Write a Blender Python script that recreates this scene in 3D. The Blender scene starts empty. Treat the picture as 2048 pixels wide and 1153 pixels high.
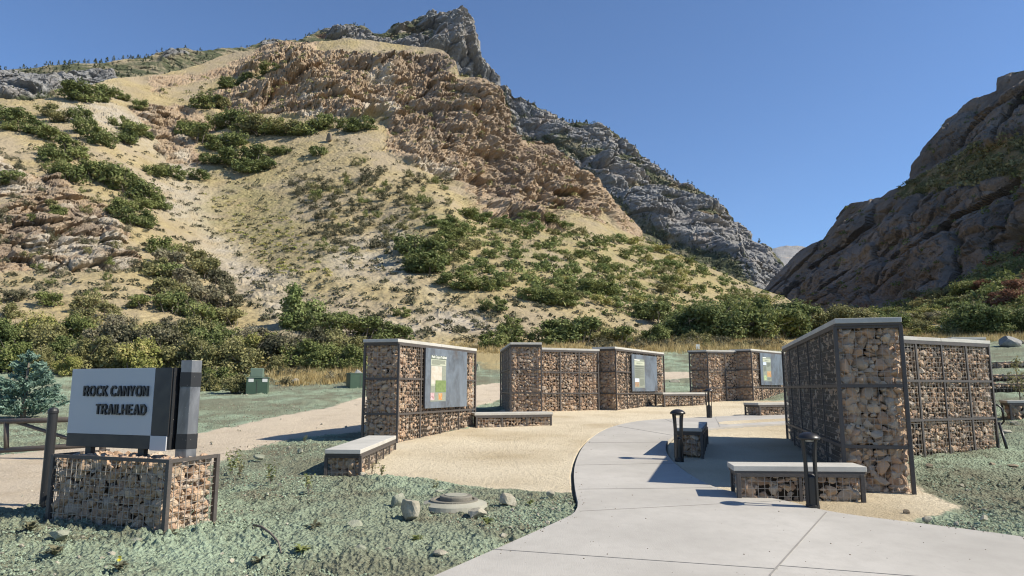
import bpy, math, random
import numpy as np
from mathutils import Vector
random.seed(7)
rng = np.random.default_rng(11)
scene = bpy.context.scene
COL = scene.collection
R = math.radians

# ------------------------------------------------------------------ camera
F = 1365.0; CX = 1024.0; CY = 576.5; TILT = math.atan(202 / F); EYE = 1.9; SL = 0.0415
CT, ST = math.cos(TILT), math.sin(TILT)
cam_d = bpy.data.cameras.new('camera'); cam = bpy.data.objects.new('camera', cam_d); COL.objects.link(cam)
cam.location = (0, 0, EYE); cam.rotation_euler = (math.pi / 2 + TILT, 0, 0)
cam_d.sensor_width = 36; cam_d.lens = 36 * F / 2048; cam_d.clip_start = 0.05; cam_d.clip_end = 20000
scene.camera = cam

def at(x, y, Y):
    """point on the line of sight of photo pixel x, y at the forward distance Y"""
    x = np.asarray(x, float); y = np.asarray(y, float); Y = np.asarray(Y, float)
    u = (x - CX) / F; v = (CY - y) / F
    s = Y / (CT - v * ST)
    return np.stack([u * s, Y + 0 * s, EYE + (ST + v * CT) * s], -1)
def on_z(x, y, a, b=0.0):
    """where that line meets the plane z = a + b*Y"""
    u = (x - CX) / F; v = (CY - y) / F
    dy = CT - v * ST; dz = ST + v * CT
    s = (a - EYE) / (dz - b * dy)
    return np.array([u * s, dy * s, EYE + dz * s])
def on_ground(x, y): return on_z(x, y, 0, SL)

# ------------------------------------------------------------------ noise
def _h(ix, iy, iz, seed):
    h = (ix.astype(np.uint32) * np.uint32(374761393)) ^ (iy.astype(np.uint32) * np.uint32(668265263)) ^ (iz.astype(np.uint32) * np.uint32(2246822519)) ^ np.uint32(seed * 3266489917 % 4294967296)
    h = (h ^ (h >> np.uint32(15))) * np.uint32(2246822519)
    h = (h ^ (h >> np.uint32(13))) * np.uint32(3266489917)
    h = h ^ (h >> np.uint32(16))
    return h.astype(np.float32) / np.float32(4294967295.0)
def vnoise(p, seed=0):
    p = np.asarray(p, np.float32)
    i = np.floor(p); f = p - i; i = i.astype(np.int64)
    f = f * f * f * (f * (f * 6 - 15) + 10)
    x0, y0, z0 = i[..., 0], i[..., 1], i[..., 2]
    fx, fy, fz = f[..., 0], f[..., 1], f[..., 2]
    def L(a, b, t): return a + (b - a) * t
    def c(dx, dy, dz): return _h(x0 + dx, y0 + dy, z0 + dz, seed)
    a = L(L(c(0,0,0), c(1,0,0), fx), L(c(0,1,0), c(1,1,0), fx), fy)
    b = L(L(c(0,0,1), c(1,0,1), fx), L(c(0,1,1), c(1,1,1), fx), fy)
    return L(a, b, fz) * 2 - 1
def fbm(p, octv=4, seed=0, gain=0.5, lac=2.03):
    s = 0; a = 1.0; t = 0
    p = np.asarray(p, np.float32)
    for k in range(octv):
        s = s + a * vnoise(p, seed + k * 17); t += a; a *= gain; p = p * lac + 3.7
    return s / t
def ridged(p, octv=4, seed=0, gain=0.5):
    s = 0; a = 1.0; t = 0
    p = np.asarray(p, np.float32)
    for k in range(octv):
        s = s + a * (1 - 2 * np.abs(vnoise(p, seed + k * 13))); t += a; a *= gain; p = p * 2.1 + 1.3
    return s / t
def voro(p, seed=0):
    """F1, F2-F1 and a random number per cell"""
    p = np.asarray(p, np.float32); i = np.floor(p).astype(np.int64)
    f1 = np.full(p.shape[:-1], 9, np.float32); f2 = f1.copy(); cid = np.zeros_like(f1)
    for dx in (-1, 0, 1):
        for dy in (-1, 0, 1):
            for dz in (-1, 0, 1):
                a, b, c = i[..., 0] + dx, i[..., 1] + dy, i[..., 2] + dz
                h1 = _h(a, b, c, seed); h2 = _h(a, b, c, seed + 5); h3 = _h(a, b, c, seed + 9)
                d = np.sqrt((a + h1 - p[..., 0]) ** 2 + (b + h2 - p[..., 1]) ** 2 + (c + h3 - p[..., 2]) ** 2).astype(np.float32)
                n = d < f1
                f2 = np.where(n, f1, np.minimum(f2, d)); cid = np.where(n, (h1 * 7.31 + h2 * 3.17) % 1, cid); f1 = np.where(n, d, f1)
    return f1, f2 - f1, cid
def facets(p, seed=0):
    """rock chips: a random plane per cell, as a height"""
    p = np.asarray(p, np.float32); i = np.floor(p).astype(np.int64); sh = p.shape[:-1]
    f1 = np.full(sh, 9, np.float32); f2 = f1.copy(); h = np.zeros(sh, np.float32)
    for dx in (-1, 0, 1):
        for dy in (-1, 0, 1):
            for dz in (-1, 0, 1):
                a, b, c = i[..., 0] + dx, i[..., 1] + dy, i[..., 2] + dz
                h1 = _h(a, b, c, seed); h2 = _h(a, b, c, seed + 5); h3 = _h(a, b, c, seed + 9)
                ex, ey, ez = p[..., 0] - a - h1, p[..., 1] - b - h2, p[..., 2] - c - h3
                d = np.sqrt(ex * ex + ey * ey + ez * ez)
                n = d < f1
                hh = ((h1 * 7.31 + h2 * 3.17) % 1 - .5) * .55 + ((h2 * 9.7 + h3) % 1 - .5) * 1.5 * ex + ((h3 * 8.3 + h1) % 1 - .5) * 1.5 * ey + ((h1 * 6.1 + h3 * 3) % 1 - .3) * 1.5 * ez
                f2 = np.where(n, f1, np.minimum(f2, d)); h = np.where(n, hh, h); f1 = np.where(n, d, f1)
    return h - .35 * np.exp(-((f2 - f1) / .09) ** 2)
def sstep(a, b, x):
    t = np.clip((x - a) / (b - a), 0, 1); return t * t * (3 - 2 * t)
def poly_sd(x, y, poly):
    """signed distance to a polygon, positive inside"""
    P = np.asarray(poly, float); Q = np.roll(P, -1, 0)
    d = np.full(np.shape(x), 1e9); ins = np.zeros(np.shape(x), bool)
    for (ax, ay), (bx, by) in zip(P, Q):
        ex, ey = bx - ax, by - ay
        t = np.clip(((x - ax) * ex + (y - ay) * ey) / (ex * ex + ey * ey + 1e-12), 0, 1)
        d = np.minimum(d, (x - ax - t * ex) ** 2 + (y - ay - t * ey) ** 2)
        if ey != 0:
            c = ((ay > y) != (by > y)) & (x < ex * (y - ay) / ey + ax)
            ins ^= c
    d = np.sqrt(d)
    return np.where(ins, d, -d)
class TPS:
    def __init__(s, pts, val, lam=1e-3, sc=1.0):
        s.sc = sc; P = np.asarray(pts, float) / sc; s.P = P; n = len(P)
        A = s.k(P, P) + lam * np.eye(n); B = np.c_[np.ones(n), P]
        M = np.block([[A, B], [B.T, np.zeros((3, 3))]])
        s.w = np.linalg.solve(M, np.r_[np.asarray(val, float), 0, 0, 0])
    def k(s, a, b):
        r2 = ((a[:, None, :] - b[None]) ** 2).sum(-1)
        return 0.5 * r2 * np.log(r2 + 1e-12)
    def __call__(s, x, y):
        sh = np.shape(x); q = np.c_[np.ravel(x), np.ravel(y)] / s.sc; out = np.empty(len(q))
        for i in range(0, len(q), 40000):
            c = q[i:i + 40000]
            out[i:i + 40000] = s.k(c, s.P) @ s.w[:-3] + s.w[-3] + c @ s.w[-2:]
        return out.reshape(sh)

# ------------------------------------------------------------------ meshes
class MB:
    """collects pieces of ONE mesh"""
    def __init__(s): s.v = []; s.f = []; s.n = 0; s.a = {}; s.mi = []; s.cur = 0
    def add(s, v, f, **attrs):
        v = np.asarray(v, np.float32).reshape(-1, 3)
        for g in (f if isinstance(f, list) else [f]):
            g = np.asarray(g, np.int64)
            if g.ndim == 1: g = g[None]
            s.f.append(g + s.n); s.mi.append(np.full(len(g), s.cur, np.int32))
        for k, val in attrs.items():
            s.a.setdefault(k, []).append((s.n, np.broadcast_to(np.asarray(val, np.float32), (len(v),))))
        s.v.append(v); s.n += len(v); return s
    def box(s, c, ax, ay, az, **at_):
        """box from its centre and three half-extent vectors"""
        c, ax, ay, az = (np.asarray(t, float) for t in (c, ax, ay, az))
        v = [c + i * ax + j * ay + k * az for k in (-1, 1) for j in (-1, 1) for i in (-1, 1)]
        f = [[0,2,3,1],[4,5,7,6],[0,1,5,4],[2,6,7,3],[0,4,6,2],[1,3,7,5]]
        if np.dot(np.cross(ax, ay), az) < 0: f = [q[::-1] for q in f]
        return s.add(v, np.array(f), **at_)
    def abox(s, lo, hi, **at_):
        lo = np.asarray(lo, float); hi = np.asarray(hi, float); h = (hi - lo) / 2
        return s.box((lo + hi) / 2, (h[0],0,0), (0,h[1],0), (0,0,h[2]), **at_)
    def tube(s, pts, rad, n=8, caps=True, **at_):
        pts = np.asarray(pts, float); rad = np.broadcast_to(np.asarray(rad, float), (len(pts),))
        T = np.gradient(pts, axis=0); T /= np.linalg.norm(T, axis=1)[:, None] + 1e-9
        ref = np.array([0, 0, 1.0]) if abs(T[0][2]) < 0.9 else np.array([1.0, 0, 0])
        v = []
        for p, t, r in zip(pts, T, rad):
            a = np.cross(ref, t); a /= np.linalg.norm(a) + 1e-9; b = np.cross(t, a)
            th = np.arange(n) / n * 2 * np.pi
            v.append(p + r * (np.cos(th)[:, None] * a + np.sin(th)[:, None] * b))
        m = len(pts); v = np.concatenate(v)
        j = np.arange(n); jn = (j + 1) % n; q = []
        for i in range(m - 1): q.append(np.stack([i*n + j, i*n + jn, (i+1)*n + jn, (i+1)*n + j], 1))
        fs = [np.concatenate(q)]
        if caps: fs += [np.arange(n)[::-1], (m - 1) * n + np.arange(n)]
        return s.add(v, fs, **at_)
    def lathe(s, prof, c=(0,0,0), n=24, **at_):
        prof = np.asarray(prof, float); th = np.arange(n) / n * 2 * np.pi; c = np.asarray(c, float)
        v = np.concatenate([np.stack([r*np.cos(th), r*np.sin(th), 0*th + z], 1) for r, z in prof]) + c
        j = np.arange(n); jn = (j + 1) % n
        q = [np.stack([i*n + j, i*n + jn, (i+1)*n + jn, (i+1)*n + j], 1) for i in range(len(prof) - 1)]
        return s.add(v, [np.concatenate(q), np.arange(n)[::-1], (len(prof)-1)*n + np.arange(n)], **at_)
    def mesh(s, name, off=(0,0,0)):
        me = bpy.data.meshes.new(name)
        V = np.concatenate(s.v) - np.asarray(off, np.float32)
        me.vertices.add(len(V)); me.vertices.foreach_set('co', V.astype(np.float32).ravel())
        idx = np.concatenate([g.ravel() for g in s.f]).astype(np.int32)
        tot = np.concatenate([np.full(len(g), g.shape[1], np.int32) for g in s.f])
        st = np.concatenate([[0], np.cumsum(tot)[:-1]]).astype(np.int32)
        me.loops.add(len(idx)); me.loops.foreach_set('vertex_index', idx)
        me.polygons.add(len(tot)); me.polygons.foreach_set('loop_start', st); me.polygons.foreach_set('loop_total', tot)
        me.polygons.foreach_set('material_index', np.concatenate(s.mi))
        for k, lst in s.a.items():
            arr = np.zeros(len(V), np.float32)
            for o, a in lst: arr[o:o + len(a)] = a
            at_ = me.attributes.new(k, 'FLOAT', 'POINT'); at_.data.foreach_set('value', arr)
        me.update(calc_edges=True); me.validate(verbose=False)
        return me
    def obj(s, name, m, parent=None, smooth=False, bevel=0, **props):
        off = parent_off(parent)
        me = s.mesh(name, off)
        for x in (m if isinstance(m, (list, tuple)) else [m]): me.materials.append(x)
        me.polygons.foreach_set('use_smooth', np.full(len(me.polygons), bool(smooth)))
        o = bpy.data.objects.new(name, me); COL.objects.link(o)
        if parent: o.parent = parent
        if bevel:
            b = o.modifiers.new('bevel', 'BEVEL'); b.width = bevel; b.segments = 2; b.limit_method = 'ANGLE'
        for k, val in props.items(): o[k] = val
        return o
def parent_off(p):
    off = np.zeros(3)
    while p: off += np.array(p.location); p = p.parent
    return off
def thing(name, label, cat, loc, group=None):
    o = bpy.data.objects.new(name, None); COL.objects.link(o); o.location = tuple(float(t) for t in loc)
    o.empty_display_size = .2; o['label'] = label; o['category'] = cat
    if group: o['group'] = group
    return o
def tag(o, label, cat, group=None):
    o['label'] = label; o['category'] = cat
    if group: o['group'] = group
    return o

# ------------------------------------------------------------------ materials
class NT:
    def __init__(s, name, rough=0.9, spec=0.2):
        s.m = bpy.data.materials.new(name); s.m.use_nodes = True; s.t = s.m.node_tree
        s.b = s.t.nodes['Principled BSDF']; s.out = s.t.nodes['Material Output']
        s.b.inputs['Roughness'].default_value = rough; s.b.inputs['Specular IOR Level'].default_value = spec
        s.co = s.t.nodes.new('ShaderNodeTexCoord').outputs['Object']
    def N(s, kind, **kw):
        n = s.t.nodes.new(kind)
        for k, v in kw.items(): setattr(n, k, v)
        return n
    def link(s, a, sock):
        if isinstance(a, bpy.types.NodeSocket): s.t.links.new(a, sock)
        elif isinstance(a, (tuple, list)) and sock.type == 'RGBA': sock.default_value = (*a[:3], 1)
        else: sock.default_value = a
    def noise(s, sc, det=4, rough=.55, vec=None, col=False, dist=0):
        n = s.N('ShaderNodeTexNoise'); n.inputs['Scale'].default_value = sc; n.inputs['Detail'].default_value = det
        n.inputs['Roughness'].default_value = rough; n.inputs['Distortion'].default_value = dist; s.link(vec or s.co, n.inputs['Vector'])
        return n.outputs['Color' if col else 'Fac']
    def vor(s, sc, out='Distance', feat='F1', vec=None, rand=1):
        n = s.N('ShaderNodeTexVoronoi', feature=feat); n.inputs['Scale'].default_value = sc; n.inputs['Randomness'].default_value = rand
        s.link(vec or s.co, n.inputs['Vector']); return n.outputs[out]
    def scale(s, v, vec=None):
        n = s.N('ShaderNodeMapping'); n.inputs['Scale'].default_value = v; s.link(vec or s.co, n.inputs['Vector']); return n.outputs[0]
    def attr(s, k): return s.N('ShaderNodeAttribute', attribute_name=k).outputs['Fac']
    def ramp(s, f, stops, interp='LINEAR'):
        n = s.N('ShaderNodeValToRGB'); cr = n.color_ramp; cr.interpolation = interp
        while len(cr.elements) < len(stops): cr.elements.new(.5)
        for e, (p, c) in zip(cr.elements, stops):
            e.position = p; e.color = (*c, 1) if isinstance(c, (tuple, list)) else (c, c, c, 1)
        s.link(f, n.inputs['Fac']); return n.outputs['Color']
    def mix(s, f, a, b, mode='MIX'):
        n = s.N('ShaderNodeMix', data_type='RGBA', blend_type=mode)
        s.link(f, n.inputs[0]); s.link(a, n.inputs[6]); s.link(b, n.inputs[7]); return n.outputs[2]
    def math(s, op, a, b=0.0, clamp=False):
        n = s.N('ShaderNodeMath', operation=op, use_clamp=clamp); s.link(a, n.inputs[0]); s.link(b, n.inputs[1]); return n.outputs[0]
    def rr(s, f, lo, hi, a=0., b=1.):
        n = s.N('ShaderNodeMapRange'); s.link(f, n.inputs[0])
        for i, v in enumerate((lo, hi, a, b)): n.inputs[i + 1].default_value = v
        return n.outputs[0]
    def bump(s, h, dist, strength=1.0, prev=None):
        n = s.N('ShaderNodeBump'); s.link(strength, n.inputs['Strength']); n.inputs['Distance'].default_value = dist
        s.link(h, n.inputs['Height'])
        if prev: s.link(prev, n.inputs['Normal'])
        return n.outputs[0]
    def done(s, col=None, nrm=None, rough=None):
        if col is not None: s.link(col, s.b.inputs['Base Color'])
        if nrm is not None: s.link(nrm, s.b.inputs['Normal'])
        if rough is not None: s.link(rough, s.b.inputs['Roughness'])
        return s.m
def plain(name, col, rough=.6, spec=.3, metal=0, var=.25, sc=12, bump=0.0):
    t = NT(name, rough, spec); t.b.inputs['Metallic'].default_value = metal
    f = t.noise(sc, 6, .65)
    c = t.mix(f, tuple(x * (1 - var) for x in col), tuple(min(1, x * (1 + var)) for x in col))
    return t.done(c, t.bump(t.noise(sc * 4, 5), bump) if bump else None, t.rr(f, .3, .7, rough - .1, min(1, rough + .1)))
# ================================================================== materials of the setting
def m_ground():
    t = NT('ground_soil', .95, .1)
    n1 = t.noise(.9, 5, .6); n2 = t.noise(6, 5, .65); n3 = t.noise(38, 4, .7); n4 = t.noise(.35, 3, .5)
    soil = t.mix(n2, (.13, .105, .07), (.25, .205, .14))
    mint = t.mix(t.rr(n1, .35, .68), (.23, .275, .19), (.41, .51, .36))
    mint = t.mix(t.rr(n4, .38, .62), t.mix(n2, (.18, .19, .13), (.28, .295, .205)), mint)
    f = t.math('ADD', t.math('MULTIPLY', t.rr(n3, .34, .5), .55), t.math('MULTIPLY', t.rr(n1, .34, .5), .5), True)
    green = t.mix(f, soil, mint)
    grav = t.mix(t.rr(t.noise(70, 3, .8), .25, .75), (.46, .385, .27), (.82, .72, .53))
    grav = t.mix(t.rr(n4, .45, .75, 0, .7), grav, t.mix(n3, (.26, .19, .10), (.46, .35, .20)))
    road = t.mix(t.rr(n3, .3, .7), (.44, .365, .27), (.64, .55, .425))
    road = t.mix(t.rr(n1, .5, .8, 0, .5), road, (.34, .265, .18))
    nz = t.math('MULTIPLY', t.math('SUBTRACT', n2, .5), .7)
    g = t.rr(t.math('ADD', t.attr('gravel'), nz), .38, .62); r = t.rr(t.math('ADD', t.attr('road'), nz), .38, .62)
    dry = t.rr(t.math('ADD', t.attr('dry'), nz), .4, .7)
    dryc = t.mix(n2, (.30, .235, .12), (.52, .42, .22))
    c = t.mix(dry, t.mix(r, t.mix(g, green, grav), road), dryc)
    b = t.bump(t.noise(60, 5, .75), .02, 1.0)
    b = t.bump(t.noise(13, 5, .7), .05, .9, b)
    b = t.bump(t.vor(24), .045, t.math('SUBTRACT', 1, t.math('ADD', t.attr('gravel'), t.attr('road'), True)), b)
    return t.done(c, b)
def m_hill():
    t = NT('hill_grass_and_rock', .95, .1)
    v = t.co
    n1 = t.noise(.03, 5, .55); n2 = t.noise(.25, 5, .6); n3 = t.noise(1.7, 4, .7); n4 = t.noise(.09, 4, .6)
    n5 = t.noise(1, 3, .6, t.scale((.9, .9, .12)))
    grass = t.mix(t.rr(n2, .3, .7), (.325, .262, .134), (.445, .368, .205))
    grass = t.mix(t.rr(n3, .40, .60), grass, t.mix(n2, (.235, .185, .098), (.32, .255, .142)))
    soil = t.mix(n3, (.265, .215, .14), (.37, .305, .208))
    grass = t.mix(t.rr(n4, .42, .62), grass, soil)
    grass = t.mix(t.math('MULTIPLY', t.attr('scree'), t.rr(n2, .25, .6)), grass, t.mix(n3, (.31, .27, .21), (.44, .39, .31)))
    grass = t.mix(t.math('MULTIPLY', t.math('MULTIPLY', t.attr('green'), .5), t.rr(n2, .4, .6)), grass, t.mix(n3, (.15, .15, .055), (.26, .24, .10)))
    rk = t.ramp(t.noise(.11, 6, .68, dist=.6), [(.25, (.20, .14, .09)), (.42, (.33, .235, .15)), (.55, (.43, .325, .21)), (.68, (.28, .20, .13)), (.8, (.49, .39, .265))])
    rk = t.mix(t.rr(n5, .35, .7, 0, .6), rk, t.mix(n3, (.28, .215, .16), (.47, .375, .275)))
    rk = t.mix(t.rr(n3, .5, .75, 0, .5), rk, (.46, .38, .29))
    rk = t.mix(t.attr('dark'), rk, t.mix(n3, (.23, .175, .125), (.37, .29, .21)))
    wh = t.mix(n3, (.40, .34, .255), (.58, .51, .405))
    rk = t.mix(t.rr(t.math('ADD', t.attr('white'), t.math('MULTIPLY', t.math('SUBTRACT', n2, .5), .8)), .35, .7), rk, wh)
    # ledges flat enough hold dry grass
    c = t.mix(t.rr(t.math('ADD', t.attr('rock'), t.math('MULTIPLY', t.math('SUBTRACT', n2, .5), .7)), .4, .6), grass, rk)
    b = t.bump(t.noise(1.4, 6, .75), .7, t.rr(t.attr('rock'), 0, 1, .45, .95))
    b = t.bump(t.vor(.8, feat='DISTANCE_TO_EDGE'), .35, .6, b)
    return t.done(c, b)
def m_grey():
    t = NT('limestone_mountain', .95, .1)
    n2 = t.noise(.02, 6, .65); n3 = t.noise(.12, 5, .7); st = t.noise(1, 4, .6, t.scale((.004, .004, .06)))
    rk = t.ramp(n3, [(.25, (.11, .112, .118)), (.5, (.21, .21, .208)), (.75, (.345, .335, .31))])
    rk = t.mix(t.rr(st, .4, .65, 0, .6), rk, t.mix(n3, (.19, .17, .155), (.38, .345, .305)))
    rk = t.mix(t.rr(n2, .58, .7, 0, .55), rk, (.43, .34, .26))
    sl = t.mix(n3, (.22, .185, .125), (.36, .305, .21))
    sl = t.mix(t.rr(t.noise(.05, 5, .7), .38, .54), sl, t.mix(n3, (.05, .062, .036), (.11, .115, .062)))
    sl = t.mix(t.rr(t.noise(.013, 3, .6), .64, .72), sl, (.27, .13, .085))
    c = t.mix(t.rr(t.math('ADD', t.attr('rock'), t.math('MULTIPLY', t.math('SUBTRACT', n3, .5), .6)), .4, .6), sl, rk)
    b = t.bump(t.noise(.09, 6, .7), 5.0, .8); b = t.bump(t.noise(.4, 4, .7), 1.3, .7, b)
    return t.done(c, b)
def m_right():
    t = NT('canyon_side_rock', .95, .1)
    n2 = t.noise(.05, 6, .65); n3 = t.noise(.4, 5, .7); st = t.noise(1, 4, .6, t.scale((.02, .02, .2)))
    rk = t.ramp(n2, [(.28, (.12, .10, .08)), (.5, (.23, .195, .16)), (.72, (.35, .30, .25))])
    rk = t.mix(t.rr(st, .4, .65, 0, .5), rk, t.mix(n3, (.15, .125, .105), (.34, .29, .24)))
    sl = t.mix(n3, (.20, .16, .085), (.36, .28, .14))
    sl = t.mix(t.rr(t.noise(.14, 4, .65), .42, .58), sl, t.mix(n3, (.07, .085, .03), (.15, .15, .06)))
    c = t.mix(t.rr(t.math('ADD', t.attr('rock'), t.math('MULTIPLY', t.math('SUBTRACT', n3, .5), .6)), .4, .6), sl, rk)
    b = t.bump(t.noise(.5, 6, .7), 1.2, .8); b = t.bump(t.noise(2, 4, .7), .3, .7, b)
    return t.done(c, b)
M_GROUND, M_HILL, M_GREY, M_RIGHT = m_ground(), m_hill(), m_grey(), m_right()

# ================================================================== ground height
ROAD_PX = [(-600,1130),(0,1022),(100,1012),(430,925),(500,893),(620,872),(730,862),(860,835),(1000,798),(1180,775),(1330,760),(1430,753),(1430,743),(1330,744),(1180,757),(1000,766),(860,780),(720,797),(560,832),(400,866),(200,892),(0,908),(-600,960)]
GRAVEL_PX = [(690,950),(740,955),(860,963),(1000,982),(1152,988),(1300,1040),(1640,1036),(1750,1046),(1880,1030),(1905,1008),(1850,985),(1760,930),(1620,850),(1580,800),(1400,799),(1180,818),(1000,821),(940,858),(790,878),(735,905)]
PATH_PX = [(885,1153),(1010,1097),(1108,1053),(1160,1028),(1150,985),(1147,950),(1152,925),(1163,900),(1182,879),(1210,861),(1245,850),(1290,842.5),(1380,838),(1490,833),(1575,829),(1640,827),(1640,845),(1575,849.5),(1500,853.5),(1425,859),(1375,866),(1345,876),(1331,890),(1332,908),(1343,925),(1370,948),(1420,977),(1473,991),(1572,1006),(1655,1030),(1850,1054),(2048,1080),(2500,1150),(2900,1260),(640,1260)]
STRIP_PX = [(1436,846),(1500,843),(1575,839.5),(1640,836.5),(1640,841.5),(1575,844.5),(1500,848.5),(1440,853)]
gc = []
for d in (3, 6, 9, 12, 15, 18, 22, 26, 30):
    for xx in (-700, -200, 300, 700, 1100, 1500, 1900, 2400):
        if d > 13 and xx > 1700: continue
        p = at(xx, 800, d); gc.append((p[0], p[1], SL * d))
def gctrl(x, y, d): p = at(x, y, d); gc.append((p[0], p[1], p[2]))
HB = [(-800,735,42),(-400,730,44),(-100,725,46),(0,722,48),(200,705,52),(400,690,56),(560,676,60),(720,692,61),(900,692,63),(1100,690,66),(1300,664,80),(1450,658,94),(1600,652,108),(1760,655,118),(2048,655,125),(2500,655,125),(3000,655,125)]
for x, y, d in [(-600,770,36),(0,762,40),(200,762,42),(515,786,35),(720,772,38),(860,780,37),(985,780,38),(1180,766,41),(1340,750,44),(1340,707,54),(1000,703,53),(720,722,51),(1500,700,58),(1700,688,64),(1850,674,64),(2000,668,62),(2040,692,42),(2030,735,34),(2030,762,29.5),(2020,788,26.5),(2020,842,19.5),(1992,905,15.1),(1800,905,14.6),(2400,700,40),(2400,780,22),(2900,720,34)]: gctrl(x, y, d)
for x, y, d in HB:
    gctrl(x, y, d); p = at(x, y, d * 1.3); gc.append((p[0], p[1], at(x, y, d)[2] - 2))
gc = np.array(gc)
GZ = TPS(gc[:, :2], gc[:, 2], lam=2e-3, sc=20.0)
def gz(X, Y): return float(GZ(np.array([X]), np.array([Y]))[0])
_ds = np.geomspace(3.2, 75, 500)
def hit(x, y):
    """where the line of sight of pixel x, y meets the ground"""
    P = at(np.full(500, x), np.full(500, y), _ds); g = P[:, 2] - GZ(P[:, 0], P[:, 1])
    k = np.argmax(g < 0) if (g < 0).any() else 499
    if k in (0, 499): return P[k]
    a = g[k-1] / (g[k-1] - g[k]); q = P[k-1] * (1 - a) + P[k] * a; q[2] = gz(q[0], q[1]); return q
def toplan(px): return np.array([hit(x, y)[:2] if y < 1150 and x > -400 and x < 2500 else on_ground(x, y)[:2] for x, y in px])
ROAD, GRAVEL = toplan(ROAD_PX), toplan(GRAVEL_PX)
PATH = np.array([on_ground(x, y)[:2] for x, y in PATH_PX]); STRIP = np.array([on_ground(x, y)[:2] for x, y in STRIP_PX])

def grid_faces(nr, nc):
    i = np.arange(nr * nc).reshape(nr, nc)
    return np.stack([i[:-1, :-1], i[:-1, 1:], i[1:, 1:], i[1:, :-1]], -1).reshape(-1, 4)
def build_ground():
    xs = np.concatenate([np.linspace(-2600, -60, 60), np.linspace(-40, 2088, 1150), np.linspace(2110, 4600, 60)])
    inv = np.concatenate([np.linspace(1/2.2, 1/4.4, 14)[:-1], np.linspace(1/4.4, 1/80, 640)]); ds = 1 / inv
    D, XX = np.meshgrid(ds, xs, indexing='ij')
    X = (XX - CX) / F * D * 1.0; Y = D
    Z = GZ(X, Y)
    P3 = np.stack([X, Y, 0 * X], -1)
    wob = .18 * fbm(P3 * 1.3, 4, 3)
    road = sstep(-.35, .35, poly_sd(X, Y, ROAD) + wob * 1.5); grav = sstep(-.22, .22, poly_sd(X, Y, GRAVEL) + wob)
    pd = np.maximum(poly_sd(X, Y, PATH), -9)
    onp = sstep(-.06, .0, pd); road *= 1 - grav
    dry = sstep(0, 6, D - 45 - 7 * sstep(950, 1400, XX) - 14 * sstep(1650, 1900, XX) + fbm(P3 * .2, 3, 8) * 5) * (1 - road)
    soft = (1 - grav) * (1 - road)
    near = np.clip(9 / D, 0.25, 1)
    def clump(f, seed): f1, e, c = voro(P3 * f + .25 * np.stack([vnoise(P3 * f * 2, seed), vnoise(P3 * f * 2, seed + 1), 0 * X], -1), seed); return (.55 - f1) / f * (.35 + .9 * c)
    w1, w2, w3 = 1 - sstep(9, 14, D), 1 - sstep(16, 26, D), sstep(8, 22, D)
    pat = .5 + .9 * np.clip(fbm(P3 * .9, 3, 33) + .25, 0, 1)
    clod = (clump(14, 21) * 1.15 * w1 + clump(6, 24) * .62 * w2 + clump(2.6, 27) * .32 * w3) * pat + fbm(P3 * 3.1, 4, 5) * .03
    big = fbm(P3 * .55, 4, 9) * .09 + fbm(P3 * .22, 3, 12) * .12 * sstep(12, 30, D)
    Z = Z + soft * (clod + big * sstep(-3, 0, -pd) ) * (1 - onp)
    Z = Z + road * (fbm(P3 * np.array([1.2, 1.2, 1]), 4, 14) * .035) + grav * fbm(P3 * 6, 4, 15) * .010 * (1 - onp) - onp * .10
    sd = poly_sd(X, Y, STRIP)
    # faces of the three surfaces, one grid
    V = np.stack([X, Y, Z], -1).reshape(-1, 3); Fq = grid_faces(*X.shape)
    fr = road.reshape(-1)[Fq].mean(1); fg = grav.reshape(-1)[Fq].mean(1)
    at_ = dict(road=road.reshape(-1), gravel=grav.reshape(-1), dry=dry.reshape(-1))
    for name, sel in (('ground', (fr <= .5) & (fg <= .5)), ('dirt_road', (fr > .5) & (fg <= .5)), ('gravel_forecourt', fg > .5)):
        q = Fq[sel]; used, inv_ = np.unique(q, return_inverse=True)
        mb = MB(); mb.add(V[used], inv_.reshape(-1, 4), **{k: a[used] for k, a in at_.items()})
        mb.obj(name, M_GROUND, smooth=True, kind='structure')
    mb = MB(); mb.abox((-1250, -55, -26), (1450, 5550, -22), road=0., gravel=0., dry=1.); mb.obj('terrain', M_GROUND, kind='structure')
build_ground()

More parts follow.
